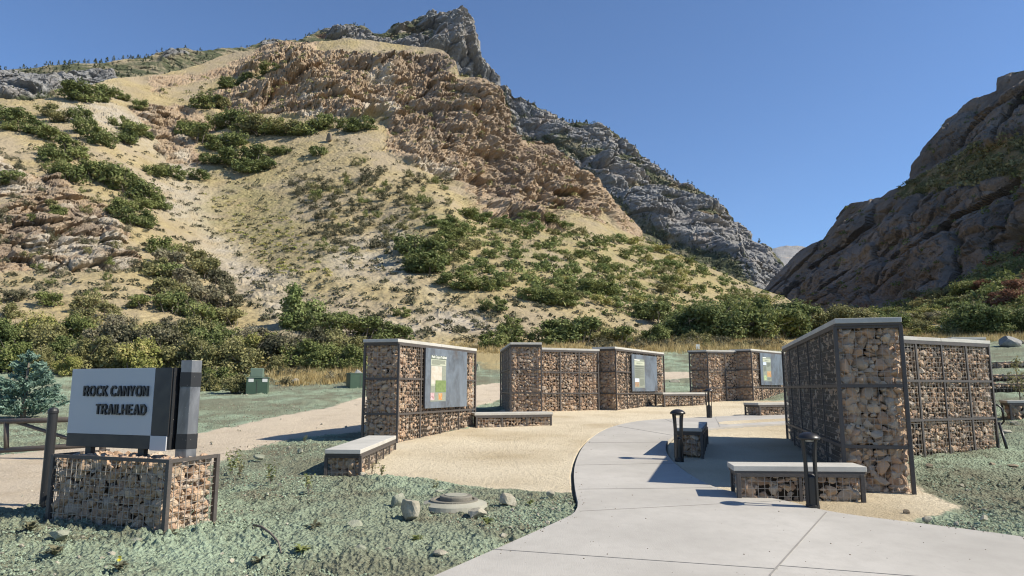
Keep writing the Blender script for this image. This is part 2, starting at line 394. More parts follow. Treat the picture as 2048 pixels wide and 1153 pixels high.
# ================================================================== hills and mountains
class Layer:
    pass
def interp(pts):
    pts = np.array(sorted(pts), float); return lambda x: np.interp(x, pts[:, 0], pts[:, 1])
def layer(name, mat, xs, base, ridge, ctrl, nrows, shape, back, lam=2e-3):
    L = Layer(); L.xs = xs
    T = TPS([(c[0], c[1]) for c in ctrl], [math.log(c[2]) for c in ctrl], lam, 400.0)
    yb, yr = base(xs), ridge(xs); yb = np.maximum(yb, yr + 4)
    t = np.linspace(0, 1, nrows)[:, None]
    env = np.array([yr[np.abs(xs - x) < 55].min() for x in xs]); env = np.array([env[np.abs(xs - x) < 55].mean() for x in xs]); env = np.minimum(env, yr)
    Yp = np.maximum(yb[None] + (env - yb)[None] * t, yr[None]); Xp = np.broadcast_to(xs[None], Yp.shape)
    D = np.exp(T(Xp, Yp))
    D = np.maximum.accumulate(D, 0)
    D = D + (np.arange(nrows) * D.mean() * 2e-5)[:, None]
    P = at(Xp, Yp, D)
    dirh = P[-1, :, :2] / np.linalg.norm(P[-1, :, :2], axis=1)[:, None]
    rows = []
    for k in range(1, 15):
        q = P[-1].copy(); s = back * k / 4 * (1 + k * .1)
        q[:, :2] += dirh * s; q[:, 2] -= s * (.12 + .05 * k); rows.append(q)
    foot = P[0].copy(); foot[:, 2] -= 14; foot[:, :2] -= dirh * 1
    P = np.concatenate([foot[None], P, np.array(rows)], 0)
    Xp = np.concatenate([Xp[:1], Xp, np.repeat(Xp[-1:], 14, 0)]); Yp = np.concatenate([Yp[:1], Yp, np.repeat(Yp[-1:], 14, 0)])
    du = np.gradient(P, axis=1); dv = np.gradient(P, axis=0)
    n = np.cross(du, dv); n /= np.linalg.norm(n, axis=-1)[..., None] + 1e-9
    disp, attrs = shape(P, n, Xp, Yp)
    P = P + disp
    mb = MB(); mb.add(P.reshape(-1, 3), grid_faces(*P.shape[:2]), **{k: a.reshape(-1) for k, a in attrs.items()})
    L.obj = mb.obj(name, mat, smooth=False, kind='structure')
    L.P = P[1:-14]; L.Y = Yp[1:-14]; L.n = n[1:-14]; L.attrs = {k: a[1:-14] for k, a in attrs.items()}
    def loc(x, y):
        c = int(np.clip(np.searchsorted(xs, x), 0, len(xs) - 1)); col = L.Y[:, c]
        r = int(np.clip(np.searchsorted(-col, -y), 0, len(col) - 1)); return r, c
    L.loc = loc
    def point(x, y): r, c = loc(x, y); return L.P[r, c]
    L.point = point
    return L
TOCAM = lambda P: -np.concatenate([P[..., :2], np.zeros_like(P[..., :1])], -1) / (np.linalg.norm(P[..., :2], axis=-1)[..., None] + 1e-9)
def crags(P, s, seed):
    """blocky rock relief of size s metres, as a height along the face"""
    Q = P / s
    w = Q + .35 * np.stack([vnoise(Q * 1.3, seed + 1), vnoise(Q * 1.3, seed + 2), vnoise(Q * 1.3, seed + 3)], -1)
    f1, e, c = voro(w * np.array([1, 1, .75]), seed)
    return (c - .5) * .9 + np.minimum(e, .35) * 1.3 - .3
def chips(P, s, seed, sq=(1, 1, .7)):
    Q = P / s * np.array(sq)
    w = Q + .22 * np.stack([vnoise(Q * 1.7, seed + 1), vnoise(Q * 1.7, seed + 2), vnoise(Q * 1.7, seed + 3)], -1)
    return facets(w, seed)
def mask(X, Y, polys, w, P=None, amp=0, sc=.1, seed=0):
    nz = amp * fbm(P * sc, 4, seed) if amp else 0
    m = np.zeros(X.shape)
    for p in polys: m = np.maximum(m, sstep(-w, w, poly_sd(X, Y, p) + nz))
    return m

# --- the near hill
ROCK_H = [[(350,160),(450,102),(520,90),(690,72),(900,96),(1010,170),(1030,285),(1120,280),(1190,350),(1300,470),(1296,496),(1200,452),(1090,436),(1010,428),(960,404),(900,368),(850,325),(800,290),(740,258),(690,240),(610,250),(540,228),(470,212),(400,205)],
          [(-200,430),(40,385),(115,350),(140,410),(225,440),(255,480),(270,520),(235,550),(120,575),(-200,600)],
          [(285,235),(385,195),(430,250),(410,300),(392,352),(325,345),(298,300)], [(-200,300),(30,310),(70,380),(0,420),(-200,440)],
          [(250,160),(330,130),(420,120),(430,150),(380,180),(300,190)]]
GOLD_H = [[(330,185),(450,160),(560,138),(650,116),(655,128),(560,154),(450,182),(340,204)]]
WHITE_H = [[(318,285),(375,280),(400,325),(390,352),(335,345)],[(-100,270),(40,300),(90,340),(40,400),(-100,400)],[(850,330),(960,395),(1000,425),(930,420),(850,360)],[(590,210),(740,215),(740,250),(600,245)],[(60,520),(260,520),(280,580),(100,610)],[(700,190),(760,180),(770,240),(700,240)]]
DARK_H = [[(690,90),(780,80),(800,160),(700,130)],[(800,100),(930,110),(920,150),(810,150)],[(840,190),(900,190),(900,300),(835,300)],[(960,180),(1010,180),(1030,400),(985,420)],[(1060,285),(1130,285),(1160,340),(1040,340)],[(0,440),(90,450),(60,510),(0,520)],[(60,370),(115,350),(120,385),(70,390)],[(130,410),(220,430),(210,500),(140,480)]]
SCREE_H = [[(300,330),(360,330),(430,430),(540,560),(640,640),(560,640),(470,570),(350,430)],[(100,190),(220,200),(320,300),(250,330),(150,240)],[(640,490),(800,460),(820,560),(680,560)],[(860,560),(1000,600),(1000,680),(800,690),(640,640),(820,640)]]
GREEN_H = [[(400,300),(620,360),(640,540),(520,560),(420,450)],[(860,430),(1290,480),(1560,590),(1550,620),(1000,600),(800,520)]]
def shape_hill(P, n, X, Y):
    rk = mask(X, Y, ROCK_H, 22, P, 85, .05, 4)
    rk = rk * (1 - .9 * mask(X, Y, GOLD_H, 8, P, 18, .05, 68))
    wh = mask(X, Y, WHITE_H, 30, P, 75, .09, 6) * rk; dk = mask(X, Y, DARK_H, 14, P, 18, .08, 7)
    sc = mask(X, Y, SCREE_H, 35, P, 70, .06, 8); gr = mask(X, Y, GREEN_H, 60, P, 90, .05, 9)
    big = sstep(330, 520, X) * (1 - sstep(1150, 1320, X))
    A = rk * (.35 + .65 * big)
    out = (n * .6 + TOCAM(P) * .5 + np.array([.3, 0, 0])) * np.array([1, 1, .35])
    h = 7.0 * ridged(P / np.array([26, 26, 110]), 3, 40) + 4.2 * chips(P, 19, 41) + 2.1 * chips(P, 8, 44, (1, 1, .8)) + 1.35 * chips(P, 3.4, 47, (1.2, 1.2, .8)) + .8 * chips(P, 1.6, 48, (1.2, 1.2, .9)) + .4 * chips(P, .8, 46) + .3 * fbm(P * 1.3, 3, 49)
    hs = 1.7 * chips(P, 8, 61) + 1.0 * chips(P, 3.6, 62, (1, 1, 1.2)) + .4 * chips(P, 1.5, 63, (1, 1, 1.3)) + .15 * chips(P, .8, 64)
    lf = 1 - sstep(300, 480, X); h = h * (1 - lf) + hs * 1.5 * lf; A = rk * (.4 + .6 * np.maximum(big, lf))
    z = P[..., 2] + 3 * fbm(P * .05, 3, 50)
    led = sstep(.0, .25, (z / 8.5) % 1) * (1 - sstep(.6, 1, (z / 8.5) % 1)) * 1.6
    d = out * ((h + led) * A * (.45 + .55 * sstep(0, 45, Y - hr(X))))[..., None]
    soft = (1 - rk)
    g = .6 * fbm(P * .07, 4, 52) + .13 * fbm(P * .5, 3, 53) + .08 * fbm(P * 1.6, 2, 54)
    boul = np.maximum(fbm(P * .8, 3, 57) - .2, 0) * 1.1 * sc
    d = d + n * ((g * 1.3 + boul) * soft)[..., None]
    # outcrops that poke out of the grass here and there
    oc = sstep(.30, .5, fbm(P * .05, 4, 58)) * soft * sstep(420, 250, Y) * .6
    wh = np.maximum(wh, rk * .9 * (1 - sstep(260, 330, X)) * sstep(-.4, .1, fbm(P * .11, 4, 66)))
    rk2 = np.maximum(rk, oc); d = d + out * (oc * (1.8 * chips(P, 4, 59) + .8 * chips(P, 1.8, 60) + .6))[..., None]
    return d, dict(rock=rk2, white=wh, dark=dk, scree=sc, green=gr)
hr = interp([(-900,260),(-400,215),(-100,200),(0,196),(60,200),(120,192),(190,168),(250,155),(330,150),(400,128),(450,108),(520,97),(560,88),(640,86),(690,78),(740,82),(800,90),(880,100),(905,120),(920,152),(960,160),(990,165),(1004,195),(1010,240),(1022,292),(1060,286),(1110,286),(1150,330),(1180,355),(1210,398),(1240,428),(1270,455),(1288,480),(1340,505),(1400,530),(1500,572),(1560,594),(1600,618),(1640,640),(1700,652),(1800,664)])
hb = interp([(x, y + 6) for x, y, d in HB])
HC = [(x, y, d) for x, y, d in HB if x < 1800] + [
 (0,450,88),(0,260,125),(0,196,150),(-400,300,110),(-400,215,135),(200,560,72),(200,450,92),(120,350,110),(120,192,158),(200,250,142),(300,520,84),(300,330,138),(300,160,195),
 (360,380,132),(420,480,111),(560,600,77),(480,560,90),(420,330,146),(500,200,185),(520,100,225),(640,240,170),(690,80,222),(640,420,119),(640,540,89),(740,255,165),(740,350,134),(760,450,110),(760,560,83),(800,95,222),(820,200,190),(880,340,152),(900,420,116),(900,520,92),(900,620,74),
 (920,150,200),(960,400,150),(990,165,205),(1000,300,180),(1010,430,142),(1020,290,190),(1050,520,100),(1050,620,76),(1110,286,205),(1100,440,150),(1180,355,200),(1200,460,150),(1200,560,100),(1240,430,190),(1290,482,165),(1350,580,112),(1400,532,150),(1500,574,145),(1560,595,140),(1640,642,128)]
xs = np.concatenate([np.linspace(-900, -30, 90), np.arange(-26, 1800, 1.7)])
HILL = layer('hill', M_HILL, xs, hb, hr, HC, 380, shape_hill, 6)

# --- the grey limestone mountain behind it
GROCK = [[(740,75),(850,40),(920,20),(960,120),(1010,170),(1010,260),(900,190),(700,120)],[(1000,180),(1100,225),(1200,255),(1300,325),(1370,372),(1440,415),(1530,495),(1580,560),(1520,580),(1400,520),(1280,460),(1180,350),(1050,280)],[(640,66),(700,50),(745,66),(740,90),(640,90)],[(520,90),(550,80),(560,100),(520,105)],[(330,100),(380,95),(390,120),(320,125)]]
GSOFT = [[(-100,150),(60,150),(120,190),(0,210),(-100,210)],[(130,150),(200,150),(240,190),(150,200)]]
def shape_grey(P, n, X, Y):
    rk = mask(X, Y, GROCK, 10, P, 22, .012, 70)
    rk = rk * (1 - .65 * sstep(.2, .4, fbm(P * np.array([.014, .014, .035]), 4, 71)))
    rk = np.maximum(rk, 0.9 * mask(X, Y, GSOFT, 14, P, 60, .02, 74))
    out = (n * .6 + TOCAM(P) * .6 + np.array([.25, 0, 0])) * np.array([1, 1, .3]) * (np.linalg.norm(P[..., :2], axis=-1)[..., None] / 850) * .8
    edge = .35 + .65 * sstep(0, 80, Y - gr_(X))
    h = (58 * ridged((P + 30 * np.stack([vnoise(P / 90, 93), vnoise(P / 90, 94), 0 * X], -1)) / np.array([120, 120, 300]), 3, 72) + 34 * chips(P, 80, 73, (1, 1, .7))) * edge + 15 * chips(P, 32, 75, (1, 1, .6)) * (.5 + .5 * edge) + 8 * chips(P, 13, 77, (1, 1, .6)) + 4 * chips(P, 5.5, 79) + 2.2 * fbm(P * .3, 3, 76)
    z = P[..., 2] + 9 * fbm(P * .012, 3, 78) + .15 * P[..., 0]
    led = sstep(.0, .2, (z / 26) % 1) * (1 - sstep(.5, 1, (z / 26) % 1)) * 6 + sstep(0, .3, (z / 9) % 1) * (1 - sstep(.5, 1, (z / 9) % 1)) * 2
    fade = .3 + .7 * rk
    return out * ((h + led) * fade)[..., None], dict(rock=rk)
gr_ = interp([(-700,190),(-300,165),(0,143),(80,136),(150,130),(240,124),(300,116),(330,103),(350,99),(400,104),(450,100),(500,97),(520,90),(545,80),(570,84),(600,80),(640,66),(680,56),(700,52),(730,60),(745,70),(762,72),(800,56),(830,48),(862,36),(890,30),(905,24),(920,28),(928,45),(932,62),(945,90),(952,118),(972,136),(994,150),(1003,172),(1030,190),(1060,208),(1100,228),(1150,248),(1200,258),(1260,290),(1300,330),(1370,374),(1410,386),(1430,410),(1460,430),(1480,455),(1520,492),(1560,518),(1590,560),(1640,600)])
gb_ = interp([(-700,300),(0,260),(300,220),(600,180),(850,220),(1000,340),(1200,500),(1350,590),(1500,650),(1640,680)])
GC = [(-700,300,330),(-700,190,430),(0,260,340),(0,143,460),(300,220,420),(300,116,560),(520,90,700),(520,180,560),(700,52,860),(700,130,700),(905,24,900),(940,90,860),(860,160,760),(994,150,830),(1000,320,640),(1060,208,800),(1200,258,780),(1200,480,560),(1300,330,740),(1370,374,720),(1350,590,470),(1480,455,660),(1500,640,440),(1560,518,600),(1640,600,520),(1640,680,460)]
xs = np.concatenate([np.linspace(-700, -30, 60), np.arange(-26, 1640, 1.9)])
GREY = layer('limestone_mountain', M_GREY, xs, gb_, gr_, GC, 230, shape_grey, 40)

# --- the canyon side on the right
RROCK = [[(1500,600),(1600,490),(1700,400),(1790,370),(1850,290),(1900,225),(2000,150),(2100,120),(2900,-200),(2900,200),(2300,420),(2048,470),(1900,560),(1800,610),(1640,640),(1540,620)]]
RGRASS = [[(1790,372),(1860,345),(1960,300),(2060,270),(2200,230),(2200,300),(2048,350),(1930,372),(1850,392),(1800,400)]]
def shape_right(P, n, X, Y):
    rk = mask(X, Y, RROCK, 12, P, 26, .03, 80); gs = mask(X, Y, RGRASS, 14, P, 26, .03, 81); rk = rk * (1 - .85 * gs)
    out = (n * .6 + TOCAM(P) * .5 + np.array([-.2, 0, 0])) * np.array([1, 1, .3]) * .62
    h = 8 * ridged(P / np.array([60, 60, 90]), 3, 82) + 11 * chips(P, 36, 83) + 4.5 * chips(P, 14, 85) + 2.2 * chips(P, 5.5, 87) + 1.1 * chips(P, 2.4, 89) + .5 * fbm(P * .7, 3, 86)
    z = P[..., 2] + 5 * fbm(P * .03, 3, 88) - .32 * P[..., 0] + .12 * P[..., 1]
    led = sstep(.0, .25, (z / 17) % 1) * (1 - sstep(.55, 1, (z / 17) % 1)) * 4.5 + sstep(.0, .3, (z / 6) % 1) * (1 - sstep(.55, 1, (z / 6) % 1)) * 1.5
    fade = (.12 + .88 * rk) * (.4 + .6 * sstep(0, 70, Y - rr_(X)))
    return out * ((h + led) * fade)[..., None], dict(rock=rk)
rr_ = interp([(1500,600),(1540,575),(1570,545),(1600,503),(1640,480),(1690,412),(1740,402),(1762,394),(1790,378),(1812,372),(1830,332),(1850,312),(1862,280),(1900,236),(1950,202),(1995,180),(2003,158),(2020,148),(2048,142),(2150,95),(2350,-40),(2600,-160),(2900,-260),(3300,-300)])
rb_ = interp([(1500,640),(1640,655),(1800,668),(2048,668),(2500,668),(3300,668)])
RC = [(1500,640,300),(1500,600,345),(1570,545,340),(1640,655,190),(1640,630,235),(1640,600,257),(1640,480,322),(1700,645,165),(1700,620,212),(1700,580,240),(1690,412,325),(1762,394,284),(1762,600,203),(1800,668,108),(1800,640,152),(1800,610,180),(1800,560,203),(1800,480,235),(1830,332,272),(1900,650,118),(1900,600,150),(1900,560,170),(1900,480,192),(1900,420,207),(1900,236,272),(2048,668,96),(2048,600,118),(2048,480,164),(2048,420,172),(2048,350,180),(2048,142,236),(2300,668,85),(2300,480,125),(2300,300,140),(2500,668,82),(2500,480,115),(2500,200,140),(2500,-120,175),(3300,668,70),(3300,300,100),(3300,-300,130)]
xs = np.concatenate([np.arange(1500, 2075, 1.7), np.linspace(2090, 3300, 110)])
RIGHT = layer('canyon_side', M_RIGHT, xs, rb_, rr_, RC, 330, shape_right, 18)

# --- the far peak at the canyon's end
def shape_far(P, n, X, Y): return n * (60 * ridged(P / 600, 5, 90))[..., None] + TOCAM(P) * (40 * fbm(P / 200, 4, 91))[..., None], dict(rock=.8 + .4 * fbm(P / 300, 4, 92))
fr_ = interp([(1400,560),(1500,535),(1530,520),(1550,508),(1572,496),(1588,497),(1600,503),(1640,520),(1760,545)])
FAR = layer('far_peak', M_GREY, np.arange(1400, 1760, 3.0), interp([(1400,620),(1760,620)]), fr_, [(1400,620,3400),(1760,620,3400),(1400,560,4300),(1580,497,4600),(1760,545,4400),(1580,600,3700)], 40, shape_far, 200)
# ================================================================== gabions
def m_stone():
    t = NT('gabion_stone', .85, .25); tone = t.attr('tone'); n = t.noise(14, 6, .7); n2 = t.noise(3, 3, .5)
    c = t.ramp(tone, [(0, (.25, .165, .115)), (.14, (.44, .295, .20)), (.34, (.49, .345, .225)), (.5, (.38, .25, .175)), (.66, (.53, .40, .275)), (.8, (.34, .285, .235)), (.92, (.42, .365, .305)), (1, (.58, .47, .345))])
    c = t.mix(t.rr(n, .35, .7, 0, .6), c, t.mix(n2, (.26, .165, .10), (.54, .405, .27)))
    return t.done(c, t.bump(t.noise(30, 5, .7), .02, .7))
M_STONE = m_stone()
M_STEEL = plain('weathered_steel', (.075, .065, .058), .6, .4, 0, .35, 9, .004)
M_WIRE = plain('galvanised_wire', (.30, .265, .225), .5, .5, .1, .3, 20)
M_CORE = plain('gap_shade_core', (.05, .038, .028), .95, .1, 0, .5, 14, .05)  # near-black inner core: shade in the gaps between stones put into its colour
def m_conc(name, a, b, sc=1.0):
    t = NT(name, .85, .25); n1 = t.noise(1.1 * sc, 5, .6); n2 = t.noise(14 * sc, 5, .7); n3 = t.noise(90 * sc, 3, .7)
    c = t.mix(t.rr(n1, .3, .7), a, b); c = t.mix(t.rr(n2, .4, .8, 0, .35), c, tuple(x * .82 for x in a)); c = t.mix(t.rr(n3, .62, .75, 0, .5), c, tuple(x * .6 for x in a))
    return t.done(c, t.bump(n3, .004, .6))
M_CAP = m_conc('cap_concrete', (.40, .385, .345), (.52, .50, .45), 2)

def stone_lib():
    import bmesh
    bm = bmesh.new(); bmesh.ops.create_icosphere(bm, subdivisions=2, radius=1)
    V = np.array([v.co[:] for v in bm.verts]); Fc = np.array([[v.index for v in f.verts] for f in bm.faces]); bm.free()
    lib = []
    for k in range(26):
        g = np.random.default_rng(100 + k); v = V.copy()
        for _ in range(12):
            d = g.normal(size=3); d /= np.linalg.norm(d); lim = g.uniform(.42, .8)
            s = v @ d; o = np.maximum(s - lim, 0); v = v - o[:, None] * d
        v *= np.array([1, g.uniform(.65, 1), g.uniform(.6, .95)]); v += g.normal(size=v.shape) * .018
        lib.append(np.clip(v / np.linalg.norm(v, axis=1).mean() * .83, -1.25, 1.25))
    return lib, Fc
STONES, SFACE = stone_lib()
def rot_rand(g):
    q = g.normal(size=4); q /= np.linalg.norm(q); w, x, y, z = q
    return np.array([[1-2*(y*y+z*z), 2*(x*y-z*w), 2*(x*z+y*w)], [2*(x*y+z*w), 1-2*(x*x+z*z), 2*(y*z-x*w)], [2*(x*z-y*w), 2*(y*z+x*w), 1-2*(x*x+y*y)]])
def pack(w, h, r0, g):
    """circles packed into a w x h rectangle, large ones first"""
    P = np.zeros((0, 2)); Rr = np.zeros(0)
    for r, tries, k in ((r0 * 1.3, 14, .90), (r0, 70, .87), (r0 * .78, 140, .85), (r0 * .55, 220, .8), (r0 * .38, 260, .76)):
        n = int(tries * max(.3, w * h / .64 * (.1 / r0) ** 2 * .8))
        for _ in range(n):
            rr = r * g.uniform(.88, 1.12); p = np.array([g.uniform(min(rr * .7, w/2), max(w - rr * .7, w/2)), g.uniform(min(rr * .7, h/2), max(h - rr * .7, h/2))])
            if len(P) and (np.hypot(*(P - p).T) < (Rr + rr) * k).any(): continue
            P = np.vstack([P, p]); Rr = np.r_[Rr, rr]
    return P, Rr
def fill(mb, o, u, n, w, h, r0, g):
    """stones behind a face: o = lower corner, u = unit along, n = outward; z is up"""
    up = np.array([0, 0, 1.0])
    P, Rr = pack(w, h, r0, g); Rr = Rr * 1.0
    for (a, b), r in zip(P, Rr):
        v = STONES[g.integers(len(STONES))] @ rot_rand(g).T
        sc = np.array([g.uniform(1.05, 1.35), g.uniform(.9, 1.15)])
        x, y, z = v[:, 0] * r * sc[0], v[:, 1] * r * sc[1], v[:, 2] * r * 1.05
        x *= 1.0; z0 = -z.max() - g.uniform(.008, .06)
        p = o + u * (a + x)[:, None] + up * (b + y)[:, None] + n * (z + z0)[:, None]
        mb.add(p, SFACE, tone=g.uniform(0, 1))
    # stones further in, seen through the gaps
    na, nb = max(1, int(w / (r0 * 1.45))), max(1, int(h / (r0 * 1.45)))
    for i in range(na):
        for j in range(nb):
            v = STONES[g.integers(len(STONES))] @ rot_rand(g).T * r0 * 1.15
            a, b = (i + g.uniform(.25, .75)) / na * w, (j + g.uniform(.25, .75)) / nb * h
            mb.add(o + u * (np.clip(a, r0, max(w - r0, r0)) + v[:, 0])[:, None] + up * (np.clip(b, r0, max(h - r0, r0)) + v[:, 1])[:, None] + n * (v[:, 2] - r0 * 1.5 - .035)[:, None], SFACE, tone=g.uniform(0, 1))
def gabion(name, label, cat, group, A, B, C, z0, H, bays, tiers, r0=.074, sides='abcd', cap=.075, capw=.05, wire=.1, D=None, open_top=False, wr=.0028, capseg=2.2, post=.021):
    """A near corner, B the other end of side a (A>B), C the other end of side d (A>C); rectangle-like plan"""
    A, B, C = (np.array([*p[:2], 0.0]) for p in (A, B, C)); Dc = B + C - A if D is None else np.array([*D[:2], 0.0])
    cen = (A + B + C + Dc) / 4
    root = thing(name, label, cat, (cen[0], cen[1], z0), group)
    g = np.random.default_rng(int(abs(A[0] * 997 + A[1] * 131)) + 3)
    zt = z0 + H - cap - (.035 if cap else 0)
    quad = [(A, B, 'a'), (B, Dc, 'b'), (Dc, C, 'c'), (C, A, 'd')]
    # outline must run anticlockwise seen from above so that normals face out
    cw = np.cross((B - A)[:2], (C - A)[:2]) < 0
    sides_l = []
    for i, (p, q, s) in enumerate(quad):
        u = (q - p) / np.linalg.norm(q - p); n = np.array([u[1], -u[0], 0.0])
        if np.dot(n, (p + q) / 2 - cen) < 0: n = -n
        sides_l.append((p, q, u, n, s, bays[0] if s in 'ac' else bays[1]))
    zs = [z0]
    for f in tiers: zs.append(zs[-1] + f * (zt - z0))
    up = np.array([0, 0, 1.0])
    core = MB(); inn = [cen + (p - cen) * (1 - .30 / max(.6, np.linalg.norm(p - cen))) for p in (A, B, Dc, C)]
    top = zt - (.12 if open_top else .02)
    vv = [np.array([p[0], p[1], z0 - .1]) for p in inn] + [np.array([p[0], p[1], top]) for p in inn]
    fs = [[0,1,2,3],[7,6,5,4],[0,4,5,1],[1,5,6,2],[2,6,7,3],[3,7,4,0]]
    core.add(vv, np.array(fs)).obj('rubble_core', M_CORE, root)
    mw = MB()
    for p, q, u, n, s, nb in sides_l:
        Ls = np.linalg.norm(q - p)
        for i in range(nb + 1):
            if s in 'bd' and i in (0, nb) and s + 'x' not in sides: 
                pass
            c = p + u * Ls * i / nb
            if i == 0 or i == nb:
                if i == nb: continue
                # corner post, an angle that wraps the corner
                MB().box(c - u * 0 + up * ((z0 - .08 + zt) / 2), u * (post + .006), n * (post + .006), up * (zt - z0 + .08) / 2).obj('post', M_STEEL, root, bevel=.004)
            elif s in sides:
                MB().box(c + n * .004 + up * ((z0 - .08 + zt) / 2), u * post, n * .014, up * (zt - z0 + .08) / 2).obj('post', M_STEEL, root)
        if s not in sides: continue
        for j, z in enumerate(zs[1:] if len(zs) > 2 or True else []):
            if j == len(tiers) - 1: zz, hh = zt - .02, .02
            else: zz, hh = z, .024
            MB().box((p + q) / 2 + n * .008 + up * zz, u * (Ls / 2 - post), n * .013, up * hh).obj('rail', M_STEEL, root)
        # wire mesh of the whole side
        nv = int(Ls / wire); nh = int((zt - z0) / wire)
        for i in range(1, nv):
            c = p + u * Ls * i / nv + n * .0015
            mw.box(c + up * (z0 - .04 + zt) / 2, u * wr, n * wr, up * (zt - z0 + .04) / 2)
        for i in range(1, nh):
            mw.box((p + q) / 2 + n * .0022 + up * (z0 + (zt - z0) * i / nh), u * Ls / 2, n * wr * .4, up * wr * .8)
        for i in range(nb):
            for j in range(len(tiers)):
                mb = MB(); w = Ls / nb
                fill(mb, p + u * (w * i) + up * zs[j], u, n, w, zs[j + 1] - zs[j], r0, g)
                mb.obj('stone_fill', M_STONE, root)
    mw.obj('wire_mesh', M_WIRE, root)
    if open_top:
        mb = MB(); W, L_ = B - A, C - A
        for i in range(90):
            a, b = g.uniform(.06, .94, 2); v = STONES[g.integers(len(STONES))] @ rot_rand(g).T * r0 * g.uniform(.8, 1.3)
            mb.add(A + W * a + L_ * b + v + up * (zt - .07), SFACE, tone=g.uniform(0, 1))
        mb.obj('stone_fill', M_STONE, root)
    if cap:
        off = [p + (p - cen) / np.linalg.norm(p - cen) * capw * 1.5 for p in (A, B, C, Dc)]
        a_, b_, c_, d_ = off
        L_ = np.linalg.norm(c_ - a_); W_ = np.linalg.norm(b_ - a_)
        along, n_ = ('d', max(1, round(L_ / capseg))) if L_ >= W_ else ('a', max(1, round(W_ / capseg)))
        for i in range(n_):
            t0, t1 = i / n_ + (.0015 if i else 0), (i + 1) / n_ - (.0015 if i < n_ - 1 else 0)
            L = lambda s, e, t: s + (e - s) * t
            pl = [L(a_, c_, t0), L(b_, d_, t0), L(b_, d_, t1), L(a_, c_, t1)] if along == 'd' else [L(a_, b_, t0), L(a_, b_, t1), L(c_, d_, t1), L(c_, d_, t0)]
            if np.cross((pl[1] - pl[0])[:2], (pl[2] - pl[0])[:2]) < 0: pl = pl[::-1]
            zb = zt + .035
            v = [q_ + up * zb for q_ in pl] + [q_ + up * (zb + cap) for q_ in pl]
            MB().add(v, np.array([[3,2,1,0],[4,5,6,7],[0,1,5,4],[1,2,6,5],[2,3,7,6],[3,0,4,7]])).obj('cap_slab', M_CAP, root, bevel=.006)
        pl = [cen + (q_ - cen) * (1 - .02 / np.linalg.norm(q_ - cen)) for q_ in (a_, b_, d_, c_)]
        if np.cross((pl[1] - pl[0])[:2], (pl[2] - pl[0])[:2]) < 0: pl = pl[::-1]
        v = [q_ + up * zt for q_ in pl] + [q_ + up * (zt + .0345) for q_ in pl]
        MB().add(v, np.array([[3,2,1,0],[4,5,6,7],[0,1,5,4],[1,2,6,5],[2,3,7,6],[3,0,4,7]])).obj('cap_frame', M_STEEL, root)
    return root, dict(A=A, B=B, C=C, D=Dc, zt=zt, z0=z0, sides={s: (p, q, u, n) for p, q, u, n, s, nb in sides_l})

T3 = (.30, .35, .35)
GW = 'gabion walls with concrete caps'; GBN = 'gabion benches with concrete tops'
def d2(x, d): return np.array([(x - CX) / F * d, d])
def walltop(x, y, zt): q = on_z(x, y, zt); return q[:2]
# wall with the map panel (left)
W1 = gabion('gabion_wall', 'tall stone gabion wall carrying the map panel, nearest wall on the left side of the path', 'wall', GW,
    (-2.66,16.1), (-3.50,16.3), (-1.07,20.0), .62, 2.45, (1, 4), T3, sides='ad', wire=.1)
# wall B, turned end-on, and its longer wing
WB = gabion('gabion_wall', 'gabion wall standing end-on between the map panel and the long three-bay wall', 'wall', GW,
    (-.05,23.9), (1.02,23.95), (-.47,28.4), 1.06, 2.45, (1, 5), T3, sides='ad', wire=.12, r0=.074)
WB2 = gabion('gabion_wall', 'long sunlit three-bay gabion wall without a panel, left of the text panel wall', 'wall', GW,
    (1.06,25.7), (3.35,26.72), (.76,26.4), 1.04, 2.40, (3, 1), T3, sides='ab', wire=.12, r0=.074)
WC = gabion('gabion_wall', 'gabion wall with the text panel whose small photo sits bottom left, mid distance', 'wall', GW,
    (4.02,26.6), (3.22,27.05), (6.85,31.0), 1.00, 2.53, (1, 5), T3, sides='ad', wire=.12, r0=.074)
WD = gabion('gabion_wall', 'small far gabion wall without a panel, half shaded, beyond the low middle bench', 'wall', GW,
    (8.98,31.5), (8.28,32.0), (10.75,32.05), 1.25, 2.43, (1, 2), T3, sides='ad', wire=.14, r0=.078)
WE = gabion('gabion_wall', 'farthest gabion wall with a panel, partly hidden by the large wall on the right', 'wall', GW,
    (11.0,31.5), (10.25,32.2), (13.7,34.4), 1.28, 2.45, (1, 4), T3, sides='ad', wire=.14, r0=.078)
WR = gabion('gabion_wall', 'largest and nearest gabion wall right of the path, its shaded end facing the viewer', 'wall', GW,
    (4.86,10.25), (5.72,10.03), (6.72,17.0), .365, 2.58, (1, 5), (.285,.355,.36), sides='abd', wire=.085, r0=.09, wr=.002)
WR2 = gabion('gabion_wall', 'wide sunlit gabion wall behind the large right wall, three bays showing', 'wall', GW,
    (7.62,13.85), (10.72,15.4), (7.2,14.65), .58, 2.40, (4, 1), T3, sides='ab', wire=.1, r0=.07)
WR3 = gabion('gabion_wall', 'gabion wall hidden behind the wide right wall, only its grey cap showing', 'wall', GW,
    (12.6,19.6), (13.55,19.6), (12.9,23.0), .95, 2.42, (1, 4), T3, sides='ab', wire=.14)
